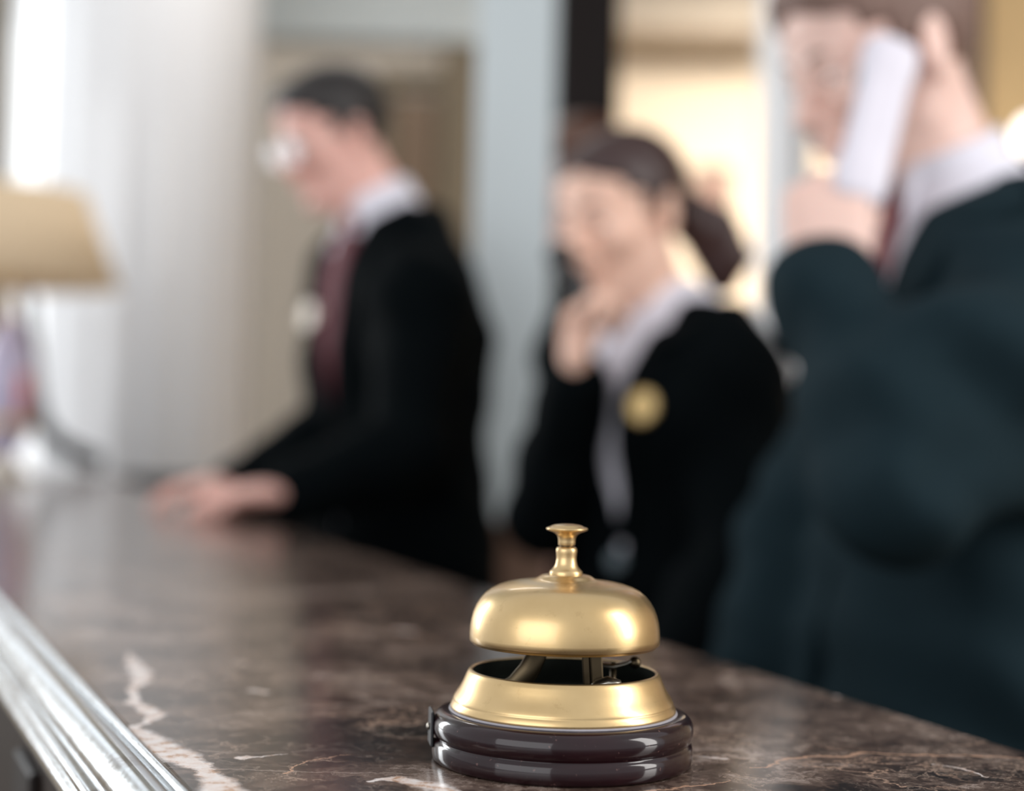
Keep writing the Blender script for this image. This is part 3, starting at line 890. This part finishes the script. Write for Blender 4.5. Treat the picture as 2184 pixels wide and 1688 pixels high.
def hand_field(F, w, d, n, t, curls, thumb=(.7, .75, .25), s=1.0):
    """w wrist, d towards fingertips, n palm side, t thumb side"""
    d = nrm(d); n = nrm(Vector(n) - d * Vector(n).dot(d)); t = nrm(Vector(t) - d * Vector(t).dot(d) - n * Vector(t).dot(n))
    offs = [.030, .0105, -.009, -.027]; kn = [.088, .093, .089, .080]
    for o, k in zip(offs, kn):
        F.cap(w + (t * o * .5 + d * .008) * s, w + (d * k + t * o) * s, .0165 * s, .0115 * s, .012, n, .85)
    F.ell(w + (d * .055) * s, (.040 * s, .034 * s, .014 * s), [[d[i], t[i], n[i]] for i in range(3)], .012)
    F.ell(w + (d * .032 + t * .024 + n * .006) * s, (.030 * s, .015 * s, .014 * s), [[d[i], t[i], n[i]] for i in range(3)], .012)
    ph = [(.040, .025, .019), (.045, .029, .020), (.041, .027, .019), (.032, .020, .017)]
    tips = []
    for i in range(4):
        p = w + (d * kn[i] + t * offs[i]) * s; a = 0
        sp = (offs[i] - .002) * 1.2
        r = (.0092, .0094, .0088, .0078)[i] * s
        for j in range(3):
            a += curls[i][j]
            dr = nrm(d * math.cos(a) + n * math.sin(a) + t * sp * math.cos(a))
            q = p + dr * ph[i][j] * s
            F.cap(p, q, r, r * .91, .003)
            r *= .91; p = q
        tips.append(p)
    p = w + (d * .028 + t * .026 + n * .006) * s
    v = nrm(d * thumb[0] + t * thumb[1] + n * thumb[2])
    q = p + v * .042 * s; F.cap(p, q, .0125 * s, .0105 * s, .008)
    v2 = nrm(v * .8 + d * .35 + n * .15); p, q = q, q + v2 * .030 * s; F.cap(p, q, .0105 * s, .0098 * s, .004)
    v3 = nrm(v2 * .8 + d * .2 + n * .3); p, q = q, q + v3 * .024 * s; F.cap(p, q, .0098 * s, .0078 * s, .004)
    return tips

class Fig:
    def __init__(s, O, yaw):
        s.O = Vector(O); s.A = frame(yaw); s.F = s.A.col[0].copy(); s.L = s.A.col[1].copy()
    def J(s, px, py, l=0.0):
        d = ray(px, py)
        return CAM + d * (((s.O + s.L * l - CAM).dot(s.L)) / d.dot(s.L))

def torso_field(F, P, inf=0.0, w=1.0):
    """P: dict with PV, CH, NB, SL, SR, F, L"""
    PV, CH, NB, SL, SR, FF = P['PV'], P['CH'], P['NB'], P['SL'], P['SR'], P['F']
    wa = PV.lerp(CH, .48)
    F.cap(PV, wa, .168 * w + inf, .146 * w + inf, .05, FF, .70)
    F.cap(wa, CH, .146 * w + inf, .160 * w + inf, .05, FF, .70)
    up = CH.lerp(NB, .55)
    F.cap(CH, up, .160 * w + inf, .118 * w + inf, .06, FF, .72)
    F.cap(up, NB - (NB - up) * .1, .115 * w + inf, .060 * w + inf, .05, FF, .85)
    for S in (SL, SR):
        F.cap(NB.lerp(up, .35), S, .050 * w + inf, .058 * w + inf, .04)
        F.cap(CH.lerp(NB, .35), S, .085 * w + inf, .052 * w + inf, .05, FF, .85)
    if P.get('bust'):
        for e in (-1, 1):
            F.ell(CH + P['L'] * .075 * e + FF * .075 + Vector((0, 0, .01)), (.07 + inf,) * 3, None, .05)

def arm_field(F, S, E, Wr, inf=0.0, w=1.0, stop=1.0):
    F.cap(S, E, .052 * w + inf, .041 * w + inf, .03)
    F.cap(E, E.lerp(Wr, .35), .042 * w + inf, .042 * w + inf, .02)
    F.cap(E.lerp(Wr, .35), E.lerp(Wr, stop), .042 * w + inf, (.042 - .014 * stop) * w + inf, .02)

def axes(P):
    NB, PV, FF, L = P['NB'], P['PV'], P['F'], P['L']
    Aax = nrm(PV - NB)
    Fp = nrm(FF - Aax * FF.dot(Aax))
    Lp = Aax.cross(Fp); Lp = nrm(Lp if Lp.dot(L) > 0 else -Lp)
    def lsf(X, Y, Z):
        x, y, z = X - NB.x, Y - NB.y, Z - NB.z
        return (x * Lp.x + y * Lp.y + z * Lp.z, x * Aax.x + y * Aax.y + z * Aax.z, x * Fp.x + y * Fp.y + z * Fp.z)
    return Aax, Fp, Lp, lsf

mx = np.maximum; mn = np.minimum

def person(root_name, label, P, C):
    """P joints, C look options"""
    PV, CH, NB, HC = P['PV'], P['CH'], P['NB'], P['HC']
    w = C.get('w', 1.0); hs = C.get('hs', 1.0); h = C.get('h', .005); fem = C.get('female', False)
    root = empty(root_name, (PV.x, PV.y, 0)); tag(root, label, 'person')
    HA = P['HA']
    F3, L3 = P['F'], P['L']
    Aax, Fp, Lp, lsf = axes(P)
    nd = nrm(HC + HA @ Vector((-.022, 0, -.05)) - NB)
    # joints of the legs
    legs = []
    for e in (-1, 1):
        hip = Vector((PV.x, PV.y, PV.z - .04)) + L3 * .088 * e
        ank = Vector((PV.x, PV.y, .095)) + L3 * .105 * e - F3 * .02
        kne = hip.lerp(ank, .5) + F3 * .02
        legs.append((hip, kne, ank))
    # ---- body
    B = Field(h)
    torso_field(B, P, -.010, w)
    head_field(B, HC, HA, NB, hs, fem)
    for S_, E_, W_ in ((P['SL'], P['EL'], P['WL']), (P['SR'], P['ER'], P['WR'])):
        arm_field(B, S_, E_, W_, -.008, w)
        B.cap(W_ - nrm(W_ - E_) * .06, W_, .030 * w, .025 * w, .015)
    tips = []
    for hd in P['hands']:
        tips.append(hand_field(B, *hd))
    for hip, kne, ank in legs:
        B.cap(hip, kne, .080 * w, .052 * w, .04); B.cap(kne, ank, .054 * w, .034 * w, .03)
        B.cap(ank, ank + F3 * .10 - Vector((0, 0, .055)), .028, .020, .02)
        B.cap(ank - F3 * .02 - Vector((0, 0, .05)), ank + F3 * .12 - Vector((0, 0, .058)), .024, .020, .02)
    body = put('body', B.mesh(), C['skin'], root, True, True)
    # ---- eyes, brows, lips
    for e in (-1, 1):
        ec = HC + HA @ (Vector((.0760, e * .031, .004)) * hs)
        ey = MB().ball(ec, .0118 * hs).build('eye', M['eye'], body, True, True)
        gd = nrm(HA @ Vector((.92, 0, -.38)))
        MB().ball(ec + gd * .0085 * hs, .0052 * hs, None, 14, 8).build('iris', M['iris'], body, True, True)
        pts = [HC + HA @ (Vector(q) * hs) for q in ((.0925, e * .014, .023), (.090, e * .028, .028), (.078, e * .044, .024))]
        MB().tube(pts, [.004 * hs, .0045 * hs, .002 * hs], 8, .7).build('eyebrow', C['hair'], body, True, True)
    # ---- hair
    Hf = Field(max(.003, h * .8)); R = [list(r) for r in HA]
    PP = lambda x, y, z: HC + HA @ (Vector((x, y, z)) * hs)
    th = C.get('hair_th', .010)
    Hf.ell(PP(-.014, 0, .040), ((.096) * hs + th, .075 * hs + th * .8, .079 * hs + th), R, .01)
    Hf.ell(PP(.040, 0, .052), (.044 * hs + th * .6, .058 * hs + th * .6, .048 * hs + th), R, .02)
    if C.get('quiff'): Hf.cap(PP(.066, -.02, .085), PP(.060, .03, .088), .020 * hs, .018 * hs, .02)
    hc = (HC.x, HC.y, HC.z); Ha = HA
    def hl(X, Y, Z):
        x, y, z = X - hc[0], Y - hc[1], Z - hc[2]
        g = [(x * Ha[0][i] + y * Ha[1][i] + z * Ha[2][i]) / hs for i in range(3)]
        return g
    def face_cut(X, Y, Z):
        x, y, z = hl(X, Y, Z)
        a = mx(.056 - x + .25 * np.abs(y) * 0, z - (.076 - .4 * np.abs(y)))
        b = mx(.030 - x, z - .034)
        c = mx(.006 - x, z + .012)
        d = mx(-.032 - x, z + .002 + .0 * x)
        inear = mx(-.034 - x, z - .006)
        inear = mx(inear, x - .010)
        f_ = z + .058 + x * .35
        return mn(mn(mn(a, b), mn(c, d)), mn(inear, f_))
    Hf.cut(face_cut, k=.010)
    ww = C.get('hair_wave', .0014)
    Hf.wave(lambda X, Y, Z: ww * (np.sin(X * 410 + Z * 230) * np.sin(Y * 380 - Z * 160)))
    hair = put('hair', Hf.mesh(), C['hair'], root, True, True)
    if C.get('ponytail'):
        pt = Field(.004)
        qs = [PP(*q) for q in C['ponytail']]
        rr = [.024, .027, .032, .030, .018]
        for i in range(len(qs) - 1): pt.cap(qs[i], qs[i + 1], rr[i], rr[i + 1], .02, L3, 1.25)
        pt.wave(lambda X, Y, Z: .002 * np.sin(X * 300 + Y * 320 + Z * 40))
        tl = put('ponytail', pt.mesh(), C['hair'], hair, True, True)
        MB().tube([qs[0] + (qs[1] - qs[0]) * .1, qs[0] + (qs[1] - qs[0]) * .5], .029, 16).build('hair_band', M['suit'], hair, True, True)
    # ---- shirt and collar
    T = Field(h)
    torso_field(T, P, .008, w)
    T.cut(lambda X, Y, Z: Z - (PV.z - .05) + X * 0 + Y * 0)
    T.cap(NB, NB + nd * .08, .040, .036, .004, sub=True)
    shirt = put('shirt', T.mesh(), C['shirt'], root, True, True)
    cr = C.get('collar_r', .070); ch = C.get('collar_h', .042)
    K = Field(.004)
    K.cap(NB - nd * .045, NB + nd * (ch + .02), cr, cr * .93, .004)
    base_n = (NB + nd * ch)
    K.cut(lambda X, Y, Z: -((X - base_n.x) * nd.x + (Y - base_n.y) * nd.y + (Z - base_n.z) * nd.z), k=.006)
    K.cap(NB - nd * .1, NB + nd * .12, cr - .009, cr * .93 - .007, .003, sub=True)
    def collar_v(X, Y, Z):
        l, s_, f_ = lsf(X, Y, Z)
        return mx(np.abs(l) - (.004 + mx(s_ + .02, 0) * .9), -f_)
    K.cut(collar_v, k=.004)
    if C.get('collar_v', True):
        for e in (-1, 1):                                     # the two folded points
            a_ = NB + Fp * (cr * .82) + Lp * e * .030 + Aax * .000 + nd * .018
            K.cap(a_, NB + Fp * (cr * .93 + .012) + Lp * e * .044 + Aax * .040, .010, .004, .012)
    put('shirt_collar', K.mesh(), C['shirt'], shirt, True, True)
    for i, (E_, W_) in enumerate(((P['EL'], P['WL']), (P['ER'], P['WR']))):
        u = nrm(W_ - E_)
        Q = Field(.004); Q.cap(W_ - u * .055, W_ - u * .004, .041 * w, .037 * w)
        Q.keep(lambda X, Y, Z, W_=W_, u=u: (X - W_.x) * u.x + (Y - W_.y) * u.y + (Z - W_.z) * u.z + .006)
        put('shirt_cuff', Q.mesh(), C['shirt'], shirt, True, True)
    # ---- tie
    fr = (np.minimum(vec(CH), vec(NB)) - .28, np.maximum(vec(CH), vec(NB)) + .22)
    sV, vw = C.get('sV', .32), C.get('vw', .062)
    if C.get('tie'):
        t = Field(.004); t.lim = fr
        torso_field(t, P, .017, w)
        def strip(X, Y, Z):
            l, s_, f_ = lsf(X, Y, Z)
            return mx(mx(np.abs(l) - (C.get('tie_w', .020) + .045 * mx(s_ - .03, 0)), -f_ + .02), mx(-s_ + .015, s_ - C.get('tie_len', .44)))
        t.keep(strip)
        tie = put('tie', t.mesh(), C['tie'], root, True, True)
        kq = NB + Fp * (cr * .93) + Aax * .012
        kf = Field(.003); kf.cap(kq - Aax * .008, kq + Aax * .028, .024, .016, .01, Fp, .75)
        put('tie_knot', kf.mesh(), C['tie'], tie, True, True)
    # ---- jacket
    J = Field(h)
    torso_field(J, P, .024, w)
    hem = PV - Vector((0, 0, .16))
    J.cap(PV, hem, .168 * w + .026, .180 * w + .020, .05, F3, .72)
    J.cap(NB - nd * .02, NB + nd * C.get('jc', .018), .092, .085, .03)
    J.cut(lambda X, Y, Z: Z - (hem.z - .02) + X * 0 + Y * 0)
    jt = C.get('jtop', .006)
    def jtop(X, Y, Z):
        x, y, z = X - NB.x, Y - NB.y, Z - NB.z
        a = x * nd.x + y * nd.y + z * nd.z
        r_ = np.sqrt(mx((x - a * nd.x) ** 2 + (y - a * nd.y) ** 2 + (z - a * nd.z) ** 2, 0))
        return mx(jt - a, r_ - C.get('jr', .105))
    J.cut(jtop, k=.03)
    J.cap(NB - nd * .02, NB + nd * .2, cr + .005, cr + .010, .006, sub=True)
    def vcut(X, Y, Z):
        l, s_, f_ = lsf(X, Y, Z)
        return mx(mx((np.abs(l - C.get('vl', 0)) - vw * (1 - s_ / sV)) * .95, s_ - sV), -f_ + .012)
    J.cut(vcut, k=.006)
    def slit(X, Y, Z):                                          # front opening below the button
        l, s_, f_ = lsf(X, Y, Z)
        return mx(mx(np.abs(l) - (.003 + .08 * mx(s_ - sV - .12, 0)), -s_ + sV - .01), -f_ + .05)
    J.cut(slit, k=.006)
    for S_, E_, W_, st in ((P['SL'], P['EL'], P['WL'], C.get('stL', .93)), (P['SR'], P['ER'], P['WR'], C.get('stR', .93))):
        arm_field(J, S_, E_, W_, .022, w, st)
    for cs in C.get('creases', []):                             # folds pressed into the cloth
        a_, b_, r_, sub = cs
        J.cap(a_, b_, r_, r_ * .6, .035, sub=sub)
    fa = C.get('fold', .0035)
    J.wave(lambda X, Y, Z: fa * (np.sin(X * 34 + Z * 26 + 2 * np.sin(Z * 9)) * np.sin(Y * 31 - Z * 18 + 1.3) + .5 * np.sin(Z * 61 + X * 40 + Y * 25)))
    jk = put('jacket', J.mesh(), C['suit'], root, True, True)
    lp_ = Field(.004); lp_.lim = fr
    torso_field(lp_, P, .031, w)
    lp_.cap(NB - nd * .02, NB + nd * C.get('jc', .018), .098, .088, .03)
    lp_.cut(lambda X, Y, Z: jt + .003 - ((X - NB.x) * nd.x + (Y - NB.y) * nd.y + (Z - NB.z) * nd.z), k=.006)
    lp_.cap(NB - nd * .02, NB + nd * .2, cr + .006, cr + .011, .004, sub=True)
    def lap(e):
        def f(X, Y, Z):
            l, s_, f_ = lsf(X, Y, Z); l = l * e - C.get('vl', 0) * e
            ed = l - vw * (1 - s_ / sV)
            wd = .018 + .055 * mn(mx(1 - s_ / sV, 0), 1) - .030 * (np.abs(s_ - .055) < .006)
            return mx(mx(-ed - .001, ed - wd), mx(mx(-s_ - .03, s_ - sV), -f_ + .02))
        return f
    for e in (-1, 1):
        q = Field(.004); q.ops = list(lp_.ops); q.lim = fr
        q.keep(lap(e))
        put('lapel', q.mesh(), C['suit'], jk, True, True)
    def disc(name, l0, s0, r, mat, inf, parent, asp=1.0, f0=0.02, th=.006):
        g = Field(.0025); torso_field(g, P, inf, w)
        def f(X, Y, Z):
            l, s_, f_ = lsf(X, Y, Z)
            return mx(np.sqrt((l - l0) ** 2 + ((s_ - s0) * asp) ** 2) - r, -f_ + f0)
        g.keep(f, .002)
        c = NB + Lp * l0 + Aax * s0
        g.lim = (np.minimum(vec(c - Vector((.03,) * 3)), vec(c + Fp * .3 - Vector((.03,) * 3))), np.maximum(vec(c + Vector((.03,) * 3)), vec(c + Fp * .3 + Vector((.03,) * 3))))
        g.ops.append((lambda X, Y, Z: -(g_in(X, Y, Z)), None, None, 0.001, True)) if False else None
        return put(name, g.mesh(), mat, parent, True, True)
    for bd_ in C.get('discs', []):
        disc(*bd_[:5], bd_[5], jk, *bd_[6:])
    # ---- trousers, shoes
    U = Field(.007)
    U.cap(PV + Vector((0, 0, .02)), PV - Vector((0, 0, .06)), .168 * w, .172 * w, .05, F3, .72)
    for hip, kne, ank in legs:
        U.cap(hip, kne, .098 * w, .072 * w, .03); U.cap(kne, ank, .072 * w, .062 * w, .03)
    U.cut(lambda X, Y, Z: Z - .045 + X * 0 + Y * 0)
    put('trousers', U.mesh(), C['suit'], root, True, True)
    for hip, kne, ank in legs:
        s_ = Field(.005)
        s_.cap(Vector((ank.x, ank.y, .045)) - F3 * .03, Vector((ank.x, ank.y, .042)) + F3 * .16, .050, .044, .02, Vector((0, 0, 1)), .95)
        s_.cap(ank - Vector((0, 0, .01)), ank - Vector((0, 0, .05)), .045, .045, .02)
        s_.cut(lambda X, Y, Z: Z - .002 + X * 0 + Y * 0)
        put('shoe', s_.mesh(), M['shoe'], root, True, True)
    return root, tips

def info(n, P):
    d = lambda a, b: round((P[a] - P[b]).length, 3)
    print('FIG', n, 'z HC %.2f NB %.2f PV %.2f' % (P['HC'].z, P['NB'].z, P['PV'].z), 'upperL', d('SL', 'EL'), 'foreL', d('EL', 'WL'), 'upperR', d('SR', 'ER'), 'foreR', d('ER', 'WR'),
          'sh', d('SL', 'SR'), 'HC-NB', d('HC', 'NB'), 'NB-PV', d('NB', 'PV'), 'NB-CH', d('NB', 'CH'))

Zv = Vector((0, 0, 1))
relax = [(.25, .3, .2), (.3, .35, .25), (.35, .4, .25), (.4, .45, .3)]

# ---- man on the phone (right, nearest)
g = Fig(W(1900, 140, 1.55), 20)
P = dict(F=g.F, L=g.L, HC=g.J(1880, 128), HA=frame(20, 24), NB=g.J(2025, 420), CH=g.J(2065, 800), PV=g.J(1985, 1490),
         SL=g.J(2215, 700, .170), SR=g.J(2040, 640, -.170),
         EL=W(1930, 1050, 1.27), WL=W(1758, 605, 1.40), ER=W(1760, 1000, 1.72), WR=W(1600, 1440, 1.62))
# left hand raised, closed round the handset; right hand hanging by the desk
dL = nrm(W(1764, 380, 1.42) - P['WL'])
P['hands'] = [(P['WL'], dL, Vector((.25, 1, 0)), Vector((1, .1, 0)), [(.35, .35, .2), (.8, .9, .5), (1.0, 1.1, .6), (1.1, 1.2, .6)], (.92, .22, .42), 1.05),
              (P['WR'], nrm(P['WR'] - P['ER']), Vector((.8, .3, 0)), Vector((-.3, -.9, 0)), relax, (.8, .5, .3), 1.0)]
info('R', P)
cre = [(W(2120, 720, 1.235), W(1980, 650, 1.255), .026, True),
       (W(1900, 780, 1.185), W(1870, 900, 1.17), .016, True), (W(2080, 940, 1.20), W(1960, 1060, 1.18), .018, True),
       (W(1775, 660, 1.38), W(1810, 700, 1.36), .050, False), (W(1960, 780, 1.28), W(1990, 1000, 1.27), .050, False), (W(2100, 800, 1.30), W(2200, 1000, 1.34), .075, False)]
person('person', 'man in a dark suit and deep red tie holding a white phone to his ear', P,
       dict(h=.0042, skin=M['skin_r'], hair=M['hair_r'], shirt=M['shirt'], tie=M['tie_r'], suit=M['suit_r'], w=.95, jr=.13, vw=.088, tie_w=.034, vl=.004, hair_th=.009, quiff=True, collar_r=.074, collar_h=.052, jc=.006,
            creases=cre, stL=.97, sV=.30, discs=[('jacket_button', 0.0, .34, .009, M['button'], .034, 1.0, .05)], fold=.007))
ph = empty('cordless_phone', tuple(W(1866, 240, 1.425)))
tag(ph, 'white cordless phone held to the ear of the man at the right', 'phone')
pa, pb = W(1908, 92, 1.452), W(1826, 432, 1.405)
ax_ = nrm(pa - pb); nn = nrm(Vector((.12, -1, 0)) - ax_ * Vector((.12, -1, 0)).dot(ax_)); tt = ax_.cross(nn)
RR = [[ax_[i], tt[i], nn[i]] for i in range(3)]
f_ = Field(.002); f_.box(pa.lerp(pb, .5), ((pa - pb).length / 2, .0245, .0115), RR, .010, .004)
f_.ell(pa + nn * -.004 - ax_ * .02, (.028, .0265, .013), RR, .012); f_.ell(pb - nn * .003 + ax_ * .03, (.030, .024, .012), RR, .01)
put('handset_body', f_.mesh(), M['phone_white'], ph, True, True)
f_ = Field(.002); f_.box(pa.lerp(pb, .30) - nn * .0125, (.036, .020, .002), RR, .0015, .002); f_.box(pa.lerp(pb, .16) + tt * .0225 * (1 if tt.x < 0 else -1) - nn * .006, (.026, .0045, .006), RR, .003, .002)
put('earpiece_trim', f_.mesh(), M['phone_grey'], ph, True, True)
b = MB(); RM = Matrix(RR)
for i in range(4):
    for j in (-1, 0, 1): b.box(pa.lerp(pb, .55 + .09 * i) - nn * .0118 + tt * .013 * j, (.008, .009, .003), RM, .001)
b.build('keypad', M['phone_grey'], ph, False, True)

# ---- woman with a dark handset (middle)
g = Fig(W(1400, 470, 2.1), 50)
P = dict(F=g.F, L=g.L, HC=W(1330, 462, 2.10), HA=frame(44, 16), NB=W(1412, 690, 2.14), CH=W(1440, 905, 2.12), PV=W(1430, 1420, 2.12), bust=True,
         SL=W(1528, 800, 2.03), SR=W(1262, 750, 2.26), EL=W(1575, 1200, 1.92), WL=W(1420, 1470, 1.80), ER=W(1170, 1100, 2.12), WR=W(1226, 825, 2.00))
P['hands'] = [(P['WL'], nrm(Vector((-.5, -.4, -.6))), Vector((.2, .4, -.6)), Vector((-.4, .9, 0)), relax, (.8, .5, .3), .9),
              (P['WR'], nrm(W(1222, 690, 1.995) - P['WR']), Vector((.75, -.1, 0)), Vector((-.2, -1, 0)), [(.9, 1.1, .6), (1.0, 1.2, .6), (1.1, 1.2, .6), (1.1, 1.2, .6)], (.8, .3, .45), 1.0)]
info('W', P)
person('person', 'woman in a black suit jacket with dark ponytail and round gold badge', P,
       dict(h=.0045, female=True, skin=M['skin_w'], hair=M['hair_w'], shirt=M['shirt'], suit=M['suit'], w=.86, hs=.97, hair_th=.006, collar_r=.062, collar_h=.036, jc=.004,
            ponytail=[(-.085, 0.0, .012), (-.112, .01, -.010), (-.140, .035, -.045), (-.150, .045, -.090), (-.140, .045, -.125)],
            sV=.30, vw=.070, stR=1.0, discs=[('name_badge', .088, .128, .021, M['badge_gold'], .036, 1.0, .02), ('jacket_button', 0.0, .325, .013, M['button'], .034, 1.0, .04)]))
dk = empty('telephone_handset', tuple(W(1225, 600, 1.99))); tag(dk, 'black telephone handset held in front of the face of the ponytailed woman', 'phone')
pa, pb = W(1188, 545, 2.03), W(1262, 672, 1.975)
f_ = Field(.002); mid = pa.lerp(pb, .5); nn = nrm(Vector((-.7, -.1, -.25)))
f_.cap(pa, mid + nn * -.008, .012, .009, .01); f_.cap(mid - nn * .008, pb, .009, .012, .01)
put('grip', f_.mesh(), M['phone_dark'], dk, True, True)
f_ = Field(.002); f_.cap(pa, pa - nn * .010, .016, .015, .006); put('earpiece', f_.mesh(), M['phone_dark'], dk, True, True)
f_ = Field(.002); f_.cap(pb, pb - nn * .010, .016, .015, .006); put('mouthpiece', f_.mesh(), M['phone_dark'], dk, True, True)

# ---- man leaning on the counter (left)
g = Fig(W(838, 490, 2.58), 40)
P = dict(F=g.F, L=g.L, HC=W(712, 292, 2.58), HA=frame(33, 22), NB=W(828, 484, 2.60), CH=W(845, 730, 2.60), PV=W(850, 1230, 2.60),
         SL=W(893, 645, 2.45), SR=W(760, 600, 2.70), EL=W(878, 965, 2.34), ER=W(722, 930, 2.62))
hl_, hr_ = G(524, 1090, H + .035), G(440, 1066, H + .035)
dh = nrm(Vector((-.80, -.58, -.02)))
P['WL'] = W(630, 1052, 2.24); P['WR'] = W(520, 1036, 2.52)
fist = [(.10, .38, .32), (.12, .38, .32), (.12, .38, .32), (.08, .36, .30)]
P['hands'] = [(P['WL'], dh, Vector((-.1, 0, -1)), Vector((-.8, .6, 0)), fist, (.85, .35, .25), .92), (P['WR'], dh, Vector((-.1, 0, -1)), Vector((.8, -.6, 0)), fist, (.85, .35, .25), .92)]
info('L', P)
_, tips = person('person', 'man in a black suit and burgundy tie looking down, both hands on the counter', P,
       dict(h=.005, skin=M['skin_l'], hair=M['hair_l'], shirt=M['shirt'], tie=M['tie'], suit=M['suit'], w=.96, hs=.94, hair_th=.010, quiff=True, collar_r=.072, collar_h=.060, jc=.004,
            sV=.34, vw=.064, stL=1.0, stR=1.0, tie_w=.030, discs=[('name_badge', -.060, .150, .030, M['badge_silver'], .036, 1.25, .02)]))
print('TIPS', [[round(t.z - H, 3) for t in q] for q in tips])
# his glasses
gl = empty('eyeglasses', tuple(P['HC'])); tag(gl, 'thin rimmed glasses worn by the man looking down at the counter', 'glasses')
fm = MB(); ln = MB()
for e in (-1, 1):
    c = Vector((.100, e * .034, -.002))
    ring = [P['HC'] + P['HA'] @ (c + Vector((-.08 * abs(math.cos(a)) * .02, math.cos(a) * .027, math.sin(a) * .020))) for a in [2 * PI * k / 24 for k in range(25)]]
    fm.tube(ring, .0014, 8)
    fm.tube([P['HC'] + P['HA'] @ Vector(q_) for q_ in ((.100, e * .061, .004), (.094, e * .073, .005), (.04, e * .079, .006), (-.02, e * .080, .004))], .0014, 8)
    n0 = [P['HC'] + P['HA'] @ (c + Vector((0, math.cos(a) * .026, math.sin(a) * .019))) for a in [2 * PI * k / 24 for k in range(24)]]
    n1 = [p + P['HA'] @ Vector((.0016, 0, 0)) for p in n0]
    ln.add(n0 + n1, [list(range(24)), [24 + k for k in range(24)][::-1]] + [[k, (k + 1) % 24, 24 + (k + 1) % 24, 24 + k] for k in range(24)])
fm.tube([P['HC'] + P['HA'] @ Vector(q_) for q_ in ((.100, -.008, 0), (.104, 0, .004), (.100, .008, 0))], .0014, 8)
fm.build('glasses_frame', M['steel'], gl, True, True)
t = NT('clear_lens'); nz = t.noise(5, 1, .5, t.obj()); t.set(t.b.inputs['Roughness'], t.math('MULTIPLY_ADD', nz.outputs[0], .04, .24)); t.b.inputs['Transmission Weight'].default_value = 0.75; t.b.inputs['IOR'].default_value = 1.5; t.b.inputs['Base Color'].default_value = (.9, .9, .93, 1)
ln.build('lens', t.m, gl, False, True)

# ---- person behind the woman
g = Fig(W(1235, 400, 3.2), 12)
c0 = W(1236, 392, 3.2)
P = dict(F=g.F, L=g.L, HC=c0, HA=frame(10, 14), NB=c0 + Vector((.075, .0, -.205)), CH=c0 + Vector((.10, 0, -.41)), PV=c0 + Vector((.11, 0, -.80)), bust=True)
P['SL'] = P['NB'] + g.L * .165 + Vector((0, 0, -.06)); P['SR'] = P['NB'] - g.L * .165 + Vector((0, 0, -.06))
P['EL'] = P['SL'] + Vector((.02, -.03, -.29)); P['ER'] = P['SR'] + Vector((.02, .03, -.29))
P['WL'] = P['EL'] + Vector((-.06, -.02, -.24)); P['WR'] = P['ER'] + Vector((-.06, .02, -.24))
P['hands'] = [(P['WL'], Vector((-.15, 0, -1)), Vector((0, 1, 0)), Vector((-1, 0, 0)), relax, (.8, .5, .3), .92), (P['WR'], Vector((-.15, 0, -1)), Vector((0, -1, 0)), Vector((-1, 0, 0)), relax, (.8, .5, .3), .92)]
info('B', P)
person('person', 'person with copper hair in dark clothes, mostly hidden behind the ponytailed woman', P,
       dict(h=.006, female=True, skin=M['skin_l'], hair=M['hair_b'], shirt=M['suit'], suit=M['suit'], w=.90, hair_th=.020, collar_r=.062, collar_h=.02, jc=.004, sV=.2, vw=.05))
